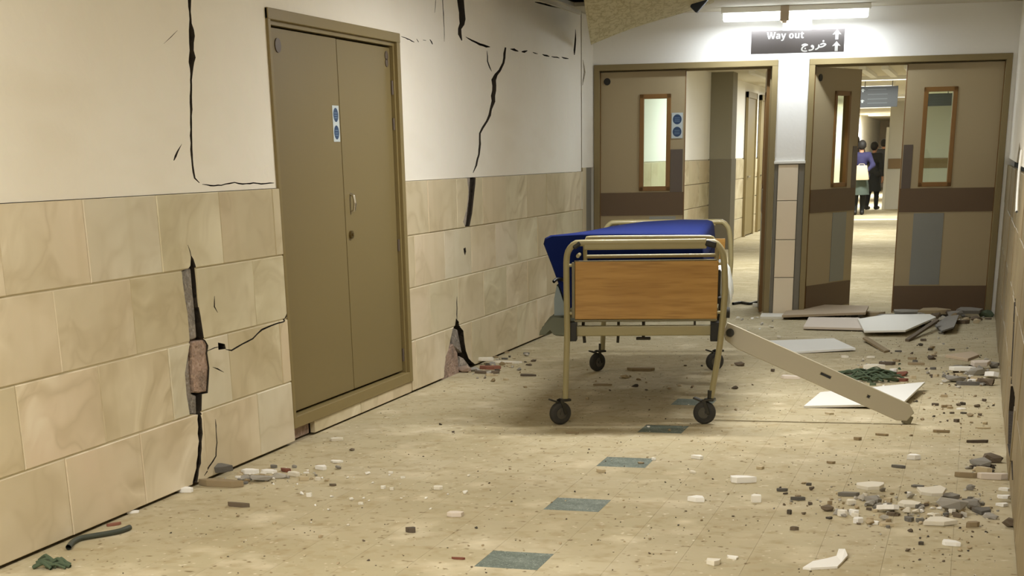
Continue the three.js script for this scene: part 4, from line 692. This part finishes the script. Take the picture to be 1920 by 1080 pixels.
// the heap by the right wall
for (const [n, l, px, py, w, m, o] of [
  ['plaster_slab', 'flat grey-white slab at the back of the right heap', 1634, 929, 60, PB[1], { th: 0.016, d: 0.5, turn: 0.1, y: 0.03, tilt: 0.16 }],
  ['plaster_slab', 'bright white piece in the front middle of the right heap', 1666, 961, 42, PB[2], { th: 0.02, d: 0.9, tilt: 0.3 }],
  ['plaster_slab', 'pale slab leaning on grey concrete in the right heap', 1746, 941, 62, PB[1], { th: 0.016, d: 0.6, turn: 0.35, y: 0.03, tilt: 0.25 }],
  ['concrete_lump', 'largest grey concrete lump, centre of the right heap', 1782, 958, 78, GB[0], { rock: 1, h: 0.5, d: 0.6, turn: 0.2 }],
  ['plaster_slab', 'grey-white slab at the front edge of the right heap', 1764, 984, 80, PB[1], { th: 0.018, d: 0.5, turn: 0.05, tilt: 0.12 }],
  ['concrete_lump', 'dark grey lump at the right of the largest concrete lump', 1822, 952, 42, GB[1], { rock: 1, h: 0.6 }],
  ['concrete_lump', 'grey lump behind the bright white piece in the right heap', 1638, 945, 44, GB[1], { rock: 1, h: 0.5 }],
  ['concrete_lump', 'dark lump at the left end of the right heap', 1553, 958, 32, DB_[1], { rock: 1, h: 0.5 }],
  ['plaster_chunk', 'small white-topped chunk beside the dark lump of the right heap', 1578, 967, 26, PB[0], { th: 0.024 }],
  ['plaster_chunk', 'white chunk in the left front of the right heap, upper of two', 1600, 966, 24, PB[2], { th: 0.022 }],
  ['plaster_chunk', 'white chunk in the left front of the right heap, lower of two', 1607, 980, 22, PB[2], { th: 0.02 }],
  ['plaster_chunk', 'pale chunk behind the two white chunks of the right heap', 1594, 946, 24, PB[1], { th: 0.02 }],
  ['plaster_chunk', 'beige ragged chunk in front of the bright white piece', 1659, 986, 36, TB[2], { th: 0.012, d: 0.4 }],
  ['plaster_chip', 'tiny white chip behind the pale leaning slab', 1705, 926, 13, PB[2], { rock: 1 }],
  ['plaster_slab', 'white slab against the right wall, lowest of three stacked', 1880, 949, 28, PB[2], { th: 0.012, d: 0.6, turn: 0 }],
  ['plaster_slab', 'white slab against the right wall, middle of three stacked', 1881, 940, 27, PB[2], { th: 0.012, d: 0.6, turn: 0.1, y: 0.014 }],
  ['plaster_slab', 'white slab against the right wall, topmost of three stacked', 1882, 932, 24, PB[0], { th: 0.012, d: 0.6, turn: -0.1, y: 0.028 }],
  ['concrete_lump', 'grey lump in front of the three stacked slabs by the right wall', 1858, 972, 34, GB[0], { rock: 1, h: 0.4 }],
  ['concrete_lump', 'dark lump close to the right wall, in front of the heap', 1893, 988, 34, DB_[1], { rock: 1, h: 0.7 }],
  ['plaster_chunk', 'brown-grey chunk right of the front slab of the right heap', 1823, 988, 28, TB[1], { th: 0.02, d: 0.6 }],
  // tangled heap further back by the wall
  ['concrete_lump', 'largest lump of the tangled grey heap against the right wall', 1842, 876, 54, GB[1], { rock: 1, h: 0.45, d: 0.6 }],
  ['concrete_lump', 'dark lump at the back of the tangled grey heap', 1862, 866, 44, DB_[1], { rock: 1, h: 0.5 }],
  ['curled_strip', 'pale curled piece in front of the tangled grey heap', 1844, 888, 32, TB[2], { th: 0.03, d: 0.4 }],
  ['wood_board', 'dark edged board in front of the tangled grey heap, left of two', 1812, 895, 42, TB[1], { th: 0.022, d: 0.2, turn: -0.05 }],
  ['wood_board', 'pale edged board in front of the tangled grey heap, right of two', 1862, 898, 62, M.pinkBoard, { th: 0.026, d: 0.25, turn: 0.0 }],
  // heap by the wall behind the side rail
  ['plaster_slab', 'large tan-grey slab on top of the heap by the right wall behind the rail', 1808, 688, 76, M.beigeBoard, { th: 0.022, d: 0.8, turn: 0.1, y: 0.05, tilt: 0.1 }],
  ['plaster_slab', 'white-edged slab under the large tan-grey slab behind the rail', 1800, 700, 66, PB[0], { th: 0.024, d: 0.5, turn: 0, y: 0.02 }],
  ['plaster_slab', 'bright white wedge against the right wall behind the rail', 1858, 709, 28, PB[2], { th: 0.03, d: 0.7, tilt: 0.3 }],
  ['concrete_lump', 'grey lump in the heap behind the rail, front left', 1790, 716, 52, GB[1], { rock: 1, h: 0.35 }],
  ['concrete_lump', 'grey lump in the heap behind the rail, in the middle', 1832, 704, 44, GB[0], { rock: 1, h: 0.5 }],
  ['concrete_lump', 'dark lump in the heap behind the rail, front right', 1846, 722, 48, DB_[1], { rock: 1, h: 0.4 }],
  ['concrete_lump', 'dark grey lump in the heap behind the rail, touching the wall', 1862, 690, 30, GB[1], { rock: 1, h: 0.6 }],
]) bit(n, l, n.split('_').pop(), px, py, w, m, o);
for (const [n, l, px, py, w, m, o] of [
  ['concrete_slab', 'grey slab in the rubble along the right doors, directly behind the six-cornered board', 1668, 596, 62, GB[0], { th: 0.03, d: 0.5, turn: 0.1 }],
  ['concrete_slab', 'tan-grey slab in the rubble along the right doors, next to the door opening', 1640, 592, 46, TB[0], { th: 0.035, d: 0.6, turn: -0.2 }],
  ['concrete_slab', 'long grey slab in the rubble along the right doors, second from the opening', 1706, 594, 70, GB[2], { th: 0.03, d: 0.4, turn: 0.05, y: 0.02, tilt: 0.1 }],
  ['concrete_slab', 'long tan-grey slab in the middle of the rubble along the right doors', 1752, 594, 80, TB[0], { th: 0.04, d: 0.4, turn: 0.15, y: 0.02, tilt: 0.12 }],
  ['concrete_lump', 'dark grey lump behind the olive-grey flap at the foot of the right doors', 1790, 596, 40, GB[1], { rock: 1, h: 0.5 }],
  ['concrete_slab', 'grey slab leaning in the rubble near the right door jamb', 1818, 595, 52, GB[0], { th: 0.03, d: 0.5, turn: 0.4, y: 0.03, tilt: 0.25 }],
  ['concrete_lump', 'grey-green lump in the corner of the end wall and the right wall', 1846, 594, 38, M.greenBit[2], { rock: 1, h: 0.5 }],
  ['concrete_lump', 'dark lump left of the grey-green corner lump', 1830, 602, 26, DB_[1], { rock: 1, h: 0.5 }],
  ['concrete_slab', 'dark slab edge sticking out right of the olive-grey flap', 1806, 607, 36, DB_[1], { th: 0.03, d: 0.4, turn: 0.3 }],
  ['tile_shard', 'dark-edged pinkish shard half under the large tan-grey slab behind the rail', 1838, 692, 40, M.pinkBoard, { th: 0.03, d: 0.5, turn: 0.3, y: 0.02, tilt: 0.2 }],
  ['tile_shard', 'long dark shard along the front of the heap behind the rail', 1812, 722, 60, GB[1], { th: 0.022, d: 0.25, turn: -0.05 }],
  ['plaster_slab', 'pale broken slab in the right heap, between the bright piece and the leaning slab', 1706, 951, 44, PB[1], { th: 0.016, d: 0.6, turn: 0.3, tilt: 0.2 }],
  ['tile_shard', 'grey shard behind the largest concrete lump in the right heap', 1782, 938, 46, GB[2], { th: 0.02, d: 0.5, turn: 0.2, tilt: 0.25 }],
  ['tile_shard', 'dark shard leaning at the right end of the right heap', 1842, 964, 44, GB[1], { th: 0.018, d: 0.5, turn: -0.3, tilt: 0.25 }],
  ['tile_shard', 'grey flat shard at the back left of the right heap', 1592, 930, 40, GB[2], { th: 0.016, d: 0.4, turn: 0.2 }],
  ['tile_shard', 'dark grey flat shard at the far left tip of the right heap', 1466, 921, 24, GB[1], { th: 0.012, d: 0.4, turn: 0.1 }],
  ['tile_shard', 'dark grey flat shard left of the right heap, nearer of two', 1498, 938, 34, GB[1], { th: 0.014, d: 0.3, turn: 0.05 }],
]) bit(n, l, n.split('_').pop(), px, py, w, m, o);
// rubble at the two splits of the left wall
for (const [n, l, px, py, w, m, o] of [
  ['tile_slab', 'long broken tile slab with brown edge lying at the left crack', 416, 912, 92, M.tanBit[1], { th: 0.03, d: 0.3, turn: 0.05 }],
  ['tile_slab', 'dark slab leaning on the wall at the left crack', 414, 894, 66, GB[1], { th: 0.03, d: 0.35, turn: 0.35, y: 0.02, tilt: 0.3 }],
  ['plaster_slab', 'white slab in the left crack rubble, left of two flat ones', 470, 888, 34, PB[2], { th: 0.02, d: 0.7, turn: 0.3 }],
  ['plaster_slab', 'white slab in the left crack rubble, right of two flat ones', 505, 886, 32, PB[2], { th: 0.012, d: 0.7 }],
  ['plaster_slab', 'white slab at the right end of the left crack rubble', 603, 880, 28, PB[2], { th: 0.018, d: 0.7 }],
  ['tile_shard', 'red-brown edged shard in the left crack rubble, furthest back', 536, 884, 27, M.redBit[0], { th: 0.014, d: 0.5 }],
  ['tile_shard', 'cream shard with dark edge in the left crack rubble, in the middle', 552, 892, 32, PB[1], { th: 0.018, d: 0.5 }],
  ['tile_shard', 'dark edged shard in the left crack rubble, nearest the camera', 568, 901, 27, TB[2], { th: 0.018, d: 0.5 }],
  ['concrete_lump', 'grey crumbled mortar lump in the left crack rubble', 490, 902, 60, GB[0], { rock: 1, h: 0.3, d: 0.5 }],
  ['concrete_lump', 'small grey mortar lump left of the crumbled one at the left crack', 462, 903, 26, GB[0], { rock: 1, h: 0.7 }],
  ['concrete_lump', 'grey mortar lump behind the tile shards at the left crack', 522, 896, 40, GB[2], { rock: 1, h: 0.3, d: 0.6 }],
  ['stone_chip', 'dark chip right of the left crack rubble', 625, 911, 20, DB_[1], { d: 0.5 }],
  ['plaster_slab', 'pale slab in the second crack rubble, topmost', 908, 684, 40, PB[1], { th: 0.022, d: 0.4, turn: 0.1, y: 0.03 }],
  ['plaster_slab', 'long pale slab in the second crack rubble, behind the topmost', 950, 681, 62, PB[1], { th: 0.014, d: 0.3, turn: 0.1 }],
  ['tile_slab', 'brown-edged slab in the second crack rubble, under the pale ones', 918, 692, 48, M.redBit[1], { th: 0.022, d: 0.4, turn: 0.05 }],
  ['tile_slab', 'dark slab in the second crack rubble, nearest the camera', 912, 700, 56, DB_[1], { th: 0.016, d: 0.4, turn: 0 }],
  ['concrete_lump', 'pinkish mortar lump at the very foot of the second crack', 872, 698, 34, M.stonePink, { rock: 1, h: 0.5 }],
  ['concrete_lump', 'grey mortar lump right of the pinkish one at the second crack', 890, 697, 24, GB[0], { rock: 1, h: 0.5 }],
  ['tile_shard', 'thin dark shard behind the second crack rubble, against the wall', 922, 671, 34, TB[1], { th: 0.012, d: 0.3, turn: 0.3 }],
  ['tile_shard', 'thin tan shard further along the wall from the second crack', 944, 662, 30, TB[1], { th: 0.012, d: 0.3, turn: 0.3 }],
]) bit(n, l, n.split('_').pop(), px, py, w, m, o);
// the green netting and its rubble behind the side rail
{
  const g = []; for (let i = 0; i < 36; i++) { const p = onFloor(rr(1592, 1668), rr(702, 718)), pts = []; for (let j = 0; j < 5; j++) pts.push([p.x + (j - 2) * rr(0.03, 0.07), 0.01 + rnd() * 0.05 * (1 - Math.abs(j - 2) / 2.5), p.z + rr(-0.06, 0.06)]); g.push(tube(pts, rr(0.003, 0.008), 16, 0.5)); }
  tag(mesh('netting', join(...g), M.greenBit[0]), 'tangle of dark green netting strands behind the leaning side rail', 'netting', null, 'stuff');
}
for (const [n, l, px, py, w, m, o] of [
  ['plaster_slab', 'pale slab behind the green netting', 1640, 692, 52, PB[1], { th: 0.03, d: 0.5, turn: 0 }],
  ['plaster_chunk', 'white chunk at the right end of the green netting', 1676, 703, 17, PB[2], { th: 0.04 }],
  ['plaster_chunk', 'bright white crumb in front of the green netting', 1614, 721, 11, PB[2], { rock: 1 }],
  ['concrete_lump', 'purple-brown lump right of the green netting', 1692, 705, 30, M.redBit[0], { rock: 1, h: 0.4 }],
  ['tile_shard', 'red-brown shard in front of the purple-brown lump', 1690, 715, 34, M.redBit[0], { th: 0.018, d: 0.3, turn: 0 }],
  ['tile_shard', 'yellowish shard right of the purple-brown lump', 1713, 710, 18, TB[2], { th: 0.02, d: 0.4 }],
  ['tile_shard', 'dark shard behind the green netting, beside the pale slab', 1665, 684, 36, DB_[0], { th: 0.02, d: 0.4, turn: 0 }],
  ['tile_shard', 'tan flat shard between netting and wall heap, nearer of two', 1716, 684, 32, TB[1], { th: 0.016, d: 0.35, turn: 0 }],
  ['tile_shard', 'tan flat shard between netting and wall heap, further of two', 1712, 674, 22, TB[1], { th: 0.016, d: 0.35, turn: 0 }],
  ['stone_chip', 'dark purple stone left of the wall heap behind the rail', 1748, 674, 23, DB_[0], { rock: 1, h: 0.5 }],
  ['stone_chip', 'dark stone at the lower end of the tan strip', 1665, 660, 10, DB_[0], { rock: 1 }],
  ['plaster_chip', 'pale ragged chip left of the green netting', 1583, 671, 22, PB[1], { th: 0.016, d: 0.5 }],
  ['plaster_chip', 'cream ragged chip behind the green netting, alone', 1632, 671, 18, PB[1], { th: 0.012, d: 0.5 }],
]) bit(n, l, n.split('_').pop(), px, py, w, m, o);
// crumbs that nothing tells apart: each its own thing, one label per patch
const crumbs = [];
function patch(name, label, grp, cat, n, cx, cy, sx, sy, w0, w1, mats, rock = 0.6, lim) {
  for (let i = 0; i < n; i++) {
    let px, py, t = 0; do { px = cx + sx * (rnd() + rnd() + rnd() - 1.5); py = cy + sy * (rnd() + rnd() + rnd() - 1.5); } while (t++ < 30 && lim && !lim(px, py));
    const p = onFloor(px, py); if (p.x < XL + 0.05 || p.x > XR - 0.05 || p.z < -14.25) continue;
    const mm = pick(mats); crumbs.push([name, label, cat, px, py, w0 + (w1 - w0) * rnd() ** 1.6, Array.isArray(mm) ? pick(mm) : mm, { rock: rnd() < rock, group: grp, h: rr(0.4, 0.8), th: rr(0.006, 0.018), d: rr(0.4, 0.9) }]);
  }
}
patch('rubble_crumb', 'of rubble in the heap at the front right', 'crumbs of the front right heap', 'rubble', 150, 1725, 955, 150, 36, 6, 24, [GB, GB, TB, DB_, PB], 0.5);
patch('rubble_crumb', 'of rubble trailing off left of the front right heap', 'crumbs left of the front right heap', 'rubble', 34, 1530, 940, 80, 36, 5, 17, [GB, DB_, TB], 0.5);
patch('rubble_crumb', 'by the tangled heap at the right wall', 'crumbs of the tangled heap', 'rubble', 44, 1850, 876, 36, 18, 6, 20, [GB, DB_, TB]);
patch('rubble_crumb', 'in the heap at the right wall behind the rail', 'crumbs of the heap behind the rail', 'rubble', 90, 1822, 705, 64, 24, 6, 22, [GB, GB, DB_, TB, PB], 0.5);
patch('rubble_crumb', 'on the floor between netting and right wall', 'crumbs between netting and wall', 'rubble', 50, 1765, 668, 120, 44, 5, 15, [TB, DB_, GB], 0.5);
patch('rubble_crumb', 'on the floor right of the leaning rail', 'crumbs right of the rail', 'rubble', 50, 1790, 770, 95, 50, 5, 16, [TB, DB_, [M.tanBit[1]]], 0.5);
patch('rubble_crumb', 'beside the green netting', 'crumbs of the netting', 'rubble', 60, 1645, 704, 85, 24, 5, 16, [GB, PB, TB, M.greenBit], 0.5);
patch('rubble_crumb', 'in the band along the foot of the right doors', 'rubble along the doors', 'rubble', 110, 1735, 594, 150, 15, 7, 28, [GB, GB, DB_, TB], 0.6, (x, y) => y > 584 && x < 1868);
patch('rubble_crumb', 'on the floor behind the bed, before the pillar', 'rubble before the pillar', 'rubble', 16, 1420, 612, 60, 24, 6, 14, [GB, TB, PB]);
patch('rubble_crumb', 'in the rubble at the left crack', 'crumbs at the left crack', 'rubble', 70, 500, 893, 120, 20, 5, 18, [GB, PB, TB], 0.5, (x, y) => y > 925 - (x - 330) * 0.385 + 8);
patch('rubble_crumb', 'in the rubble at the second crack', 'crumbs at the second crack', 'rubble', 60, 915, 688, 74, 24, 5, 18, [GB, DB_, TB, TB], 0.5, (x, y) => y > 705 - (x - 830) * 0.385 + 6);
patch('rubble_crumb', 'on the open floor below the double door', 'pale crumbs on open floor', 'crumb', 30, 740, 930, 190, 60, 6, 14, [PB, PB], 0.2);
patch('rubble_crumb', 'on the open floor around the inlays', 'dark crumbs around the inlays', 'rubble', 50, 1160, 890, 330, 110, 4, 10, [DB_, TB]);
patch('rubble_crumb', 'on the nearest floor along the bottom', 'crumbs on the nearest floor', 'rubble', 34, 700, 1020, 620, 55, 5, 13, [DB_, TB], 0.7, (x, y) => y > 1075 - x * 0.4 + 8 && y < 1078);
patch('rubble_crumb', 'on the floor in front of the front right heap', 'crumbs before the front heap', 'rubble', 26, 1780, 1030, 115, 40, 5, 15, [DB_, TB], 0.7, (x, y) => y < 1078);
patch('rubble_crumb', 'on the floor under or beside the bed', 'crumbs around the bed', 'rubble', 30, 1200, 720, 260, 50, 5, 13, [DB_, TB, TB]);
patch('rubble_crumb', 'just beyond the half open door leaf', 'crumbs beyond the doors', 'rubble', 6, 1625, 565, 25, 6, 4, 8, [DB_]);
{
  const order = crumbs.map((c, i) => [c[5], i]).sort((a, b) => b[0] - a[0] || a[1] - b[1]).map((q) => crumbs[q[1]]);
  const big = order.slice(0, 310), small = order.slice(310);
  const tones = [[PB, 'white'], [TB, 'tan'], [GB, 'grey'], [DB_, 'dark brown'], [M.greenBit, 'green']];
  for (const c of big) { const tone = tones.find(([a]) => a.includes(c[6]))[1], form = c[7].rock ? 'lump' : 'flake'; c[7].group = tone + ' ' + form + 's, ' + c[7].group; c[1] = 'small ' + tone + ' ' + form + ' ' + c[1]; bit(...c); }
  const im = new THREE.InstancedMesh(rockGeo[2], paint(0xffffff, 0.95), small.length), m = new THREE.Matrix4(), q = new THREE.Quaternion();
  small.forEach(([, , , px, py, w, mat, o], k) => { const p = onFloor(px, py), s = w / pxm(p); im.setMatrixAt(k, m.compose(V3(p.x, 0.0003, p.z), q.setFromAxisAngle(V3(0, 1, 0), rnd() * 6), V3(s, Math.min(s * 0.6, o.rock ? 1 : 0.014), s * o.d))); im.setColorAt(k, mat.color); });
  im.name = 'fine_rubble'; im.castShadow = im.receiveShadow = true; scene.add(im); tag(im, 'fine broken rubble between the larger lumps on the floor', 'rubble', null, 'stuff');
}
// grit too fine to count
{
  const n = 2600, im = new THREE.InstancedMesh(rockGeo[0], paint(0xffffff, 0.95), n), m = new THREE.Matrix4(), q = new THREE.Quaternion(), c = new THREE.Color(); let k = 0;
  for (let i = 0; i < n; i++) {
    const z = -4.2 - 9.6 * Math.pow(rnd(), 0.9), x = rnd() < 0.45 ? XR - 0.05 - Math.abs(rnd() + rnd() - 1) * 1.6 : rr(XL + 0.05, XR - 0.05); if (x < XL + 0.04) continue;
    const s = rr(0.003, 0.010) * (rnd() < 0.1 ? 1.5 : 1); m.compose(V3(x, -0.0005, z), q.setFromAxisAngle(V3(0, 1, 0), rnd() * 6), V3(s, s * 0.6, s)); im.setMatrixAt(k, m);
    im.setColorAt(k, c.set(pick(['#5b5144', '#8a7b62', '#a8987a', '#e8e2d4', '#6e6353', '#cfc4ac']))); k++;
  }
  im.count = k; im.name = 'floor_grit'; im.castShadow = im.receiveShadow = true; scene.add(im); tag(im, 'fine grit and dust grains scattered over the floor', 'grit', null, 'stuff');
}
// rubber strip and dark clump in the near left corner, cable by the far doorway
{
  const P2 = [[129, 1032], [137, 1022], [150, 1015], [170, 1011], [200, 1006], [225, 1001], [244, 994]].map((p, i) => { const q = onFloor(...p); return [q.x, 0.012, q.z]; });
  tag(mesh('rubber_strip', tube(P2, 0.011, 60, 0.5), paint(0x3b4036, 0.6)), 'dark curved rubber strip on the floor along the left wall', 'strip');
  const g = []; for (let i = 0; i < 12; i++) { const p = onFloor(rr(80, 118), rr(1056, 1068)), a = rr(-0.4, 0.4); g.push(tube([[p.x - 0.04, 0.006, p.z + a * 0.05], [p.x, 0.014 + rnd() * 0.018, p.z], [p.x + 0.04, 0.006, p.z - a * 0.05]], rr(0.004, 0.008), 12)); }
  tag(mesh('fibre_clump', join(...g), M.greenBit[0]), 'small dark clump of fibres in the near left corner of the floor', 'clump', null, 'stuff');
  const c = [[1374, 572], [1390, 570], [1405, 572], [1418, 569], [1436, 568]].map((p) => { const q = onFloor(...p); return [q.x, 0.014, q.z]; });
  tag(mesh('power_cable', tube(c, 0.013, 40, 0.5), M.black), 'black cable on the floor in the left doorway', 'cable');
}

// ------------------------------------------------------------------ people far down the corridor
function skin(sdf, lo, hi, res) {                 // mesh of a distance field over a box
  const size = Math.max(hi[0] - lo[0], hi[1] - lo[1], hi[2] - lo[2]), mc = new MarchingCubes(res, new THREE.MeshStandardMaterial(), false, false, 60000), c = lo.map((v, i) => (v + hi[i]) / 2);
  for (let k = 0; k < res; k++) for (let j = 0; j < res; j++) for (let i = 0; i < res; i++) { const f = (t, a) => c[a] + ((t - res / 2) / (res / 2)) * size / 2; mc.field[k * res * res + j * res + i] = -sdf(f(i, 0), f(j, 1), f(k, 2)); }
  mc.isolation = 0; mc.update();
  const g = new THREE.BufferGeometry(), n = mc.count ?? mc.geometry.drawRange.count, p = mc.positionArray.slice(0, n * 3);
  for (let i = 0; i < n; i++) for (let a = 0; a < 3; a++) p[i * 3 + a] = c[a] + p[i * 3 + a] * size / 2;
  g.setAttribute('position', new THREE.BufferAttribute(p, 3)); g.setAttribute('normal', new THREE.BufferAttribute(mc.normalArray.slice(0, n * 3), 3)); g.setAttribute('uv', new THREE.BufferAttribute(new Float32Array(n * 2), 2)); return g;
}
const cap = (x, y, z, a, b, ra, rb) => { const d = [b[0] - a[0], b[1] - a[1], b[2] - a[2]], l2 = d[0] ** 2 + d[1] ** 2 + d[2] ** 2, t = Math.max(0, Math.min(1, ((x - a[0]) * d[0] + (y - a[1]) * d[1] + (z - a[2]) * d[2]) / l2)); return Math.hypot(x - a[0] - t * d[0], y - a[1] - t * d[1], z - a[2] - t * d[2]) - ra - (rb - ra) * t; };
const smin = (a, b, k) => { const h = Math.max(0, Math.min(1, 0.5 + 0.5 * (b - a) / k)); return b + (a - b) * h - k * h * (1 - h); };
const bones = (list, k = 0.03) => (x, y, z) => { let d = 1e9; for (const b of list) d = smin(d, cap(x, y, z, ...b), k); return d; };
function person(px, py, turn, h, o, label) {
  const p = onFloor(px, py), g = group('person', [p.x, 0, p.z], turn); tag(g, label, 'person', null); g.scale.setScalar(h / 1.65);
  const st = o.stride ?? 0.06, hip = 0.86, sh = 1.36, hx = 0.085;
  const fL = [-hx, 0.07, st], fR = [hx, 0.07, -st], kL = [-hx, 0.47, st * 0.6 + 0.03], kR = [hx, 0.47, -st * 0.4 + 0.03];
  const hL = o.handL ?? [-0.24, 0.8, 0.06], hR = o.handR ?? [0.24, 0.8, 0.04], eL = o.elbL ?? [-0.235, 1.07, -0.02], eR = o.elbR ?? [0.235, 1.07, -0.02];
  const legs = [[[-hx, hip, 0], kL, 0.085, 0.055], [kL, fL, 0.055, 0.036], [[hx, hip, 0], kR, 0.085, 0.055], [kR, fR, 0.055, 0.036]];
  const arms = [[[-0.17, sh, 0], eL, 0.05, 0.04], [eL, hL, 0.04, 0.027], [[0.17, sh, 0], eR, 0.05, 0.04], [eR, hR, 0.04, 0.027]];
  const fingers = []; for (const [q, s] of [[hL, -1], [hR, 1]]) { fingers.push([q, [q[0], q[1] - 0.07, q[2] + 0.01], 0.028, 0.034]); for (let i = 0; i < 4; i++) fingers.push([[q[0], q[1] - 0.07, q[2] - 0.022 + i * 0.018], [q[0] - s * 0.012, q[1] - 0.13 - (i % 3) * 0.006, q[2] - 0.022 + i * 0.019], 0.01, 0.008]); fingers.push([[q[0], q[1] - 0.03, q[2] + 0.02], [q[0] - s * 0.01, q[1] - 0.08, q[2] + 0.045], 0.011, 0.009]); }
  const trunk = [[[-0.09, 0.9, 0], [0.09, 0.9, 0], 0.115, 0.115], [[0, 0.95, 0], [0, 1.2, 0], 0.125, 0.12], [[-0.1, 1.3, 0], [0.1, 1.3, 0], 0.1, 0.1], [[0, 1.3, 0], [0, 1.47, 0.01], 0.07, 0.05]];
  const head = [[[0, 1.52, 0.02], [0, 1.57, 0.005], 0.072, 0.09], [[0, 1.5, 0.06], [0, 1.52, 0.075], 0.03, 0.03], [[0, 1.545, 0.088], [0, 1.525, 0.105], 0.012, 0.014], [[-0.086, 1.545, 0], [-0.09, 1.53, 0], 0.02, 0.014], [[0.086, 1.545, 0], [0.09, 1.53, 0], 0.02, 0.014]];
  const skinM = paint(0xa87a5c, 0.6), topM = paint(o.top, 0.85), legM = paint(o.legs, 0.85), hairM = paint(o.hair ?? 0x1b1714, 0.7), shoeM = paint(0x191715, 0.6);
  mesh('body', skin(bones([...legs, ...arms, ...fingers, ...trunk, ...head], 0.025), [-0.42, 0, -0.42], [0.42, 1.72, 0.42], 92), skinM, g);
  const fat = (l, e) => l.map(([a, b, r, s]) => [a, b, r + e, s + e]);
  const cut1 = bones([...fat(trunk.slice(0, 3), 0.018), ...fat(arms, 0.014)], 0.04);
  mesh('jacket', skin((x, y, z) => Math.max(cut1(x, y, z), 0.83 - y, y - 1.42), [-0.42, 0.7, -0.42], [0.42, 1.54, 0.42], 64), topM, g);
  mesh('hair', skin((x, y, z) => Math.max(Math.hypot(x / 0.96, (y - 1.575) * 0.92, (z + 0.012) / 1.05) - 0.104, (z - 0.045) - (y - 1.56) * 0.6, 1.47 - y), [-0.16, 1.42, -0.16], [0.16, 1.74, 0.16], 40), hairM, g);
  const tr = bones(fat(legs, 0.016), 0.03);
  mesh('trousers', skin((x, y, z) => Math.max(tr(x, y, z), 0.07 - y), [-0.45, 0, -0.45], [0.45, 0.95, 0.45], 64), legM, g);
  for (const f of [fL, fR]) mesh('shoe', skin((x, y, z) => Math.max(smin(cap(x, y, z, [f[0], 0.05, f[2] - 0.03], [f[0], 0.045, f[2] + 0.13], 0.045, 0.042), cap(x, y, z, [f[0], 0.09, f[2]], [f[0], 0.05, f[2]], 0.05, 0.05), 0.02), 0.002 - y), [f[0] - 0.16, -0.02, f[2] - 0.13], [f[0] + 0.16, 0.3, f[2] + 0.2], 40), shoeM, g);
  const eyeM = paint(0x120e0c, 0.3); mesh('eyes', join(new THREE.SphereGeometry(0.011, 8, 6).translate(-0.032, 1.56, 0.084), new THREE.SphereGeometry(0.011, 8, 6).translate(0.032, 1.56, 0.084)), eyeM, g);
  mesh('mouth', rbox(0.04, 0.008, 0.008, 0.003, 0, 1.498, 0.093), paint(0x7a4a42, 0.6), g);
  if (o.skirt) mesh('skirt', lathe([[0.13, 0.98], [0.16, 0.9], [0.2, 0.7], [0.235, 0.46], [0.225, 0.46], [0.15, 0.9], [0.12, 0.98]], 28), paint(o.skirt, 0.9), g);
  return g;
}
person(1609, 403, Math.PI + 0.15, 1.62, { top: 0x29264a, legs: 0x1c1d1c, skirt: 0x4e5850, stride: 0.03, handL: [-0.14, 1.0, -0.17], handR: [0.14, 1.0, -0.17], elbL: [-0.27, 1.12, -0.08], elbR: [0.27, 1.12, -0.08] }, 'person in a purple top and grey-green skirt seen from behind, hands behind the back');
person(1633, 393, Math.PI - 0.4, 1.6, { top: 0x2c2c2a, legs: 0x20201f, skirt: 0x2a2b29, stride: 0.1 }, 'person in dark clothes close beside the one in the purple top');
person(1651, 372, Math.PI - 0.2, 1.72, { top: 0x3a3a3c, legs: 0x2a2a2c, stride: 0.16 }, 'person in a dark grey jacket walking away, furthest down the corridor');
person(1596, 398, Math.PI + 0.3, 1.74, { top: 0x2b2522, legs: 0x242322, stride: 0.05 }, 'person in dark brown clothes mostly hidden behind the half open door leaf');
{
  const p = onFloor(1609, 403), g = group('shopping_bag', [p.x, 0, p.z + 0.02], 0.15);
  tag(g, 'cream bag held behind the back of the person in the purple top', 'bag');
  const r = (y, w, d) => { const o = []; for (let i = 0; i < 20; i++) { const a = i / 20 * 6.2832; o.push([Math.sign(Math.cos(a)) * Math.abs(Math.cos(a)) ** 0.6 * w, y, Math.sign(Math.sin(a)) * Math.abs(Math.sin(a)) ** 0.6 * d + 0.24]); } return o; };
  mesh('bag_body', loft([r(0.78, 0.17, 0.05), r(0.8, 0.185, 0.06), r(0.92, 0.16, 0.06), r(1.08, 0.125, 0.045), r(1.1, 0.12, 0.035)]), M.tanBit[2], g);
  mesh('bag_handle', join(tube([[-0.08, 1.08, 0.24], [-0.05, 1.13, 0.22], [0.05, 1.13, 0.22], [0.08, 1.08, 0.24]], 0.007)), M.beigeBoard, g);
}

renderer.render(scene, camera);
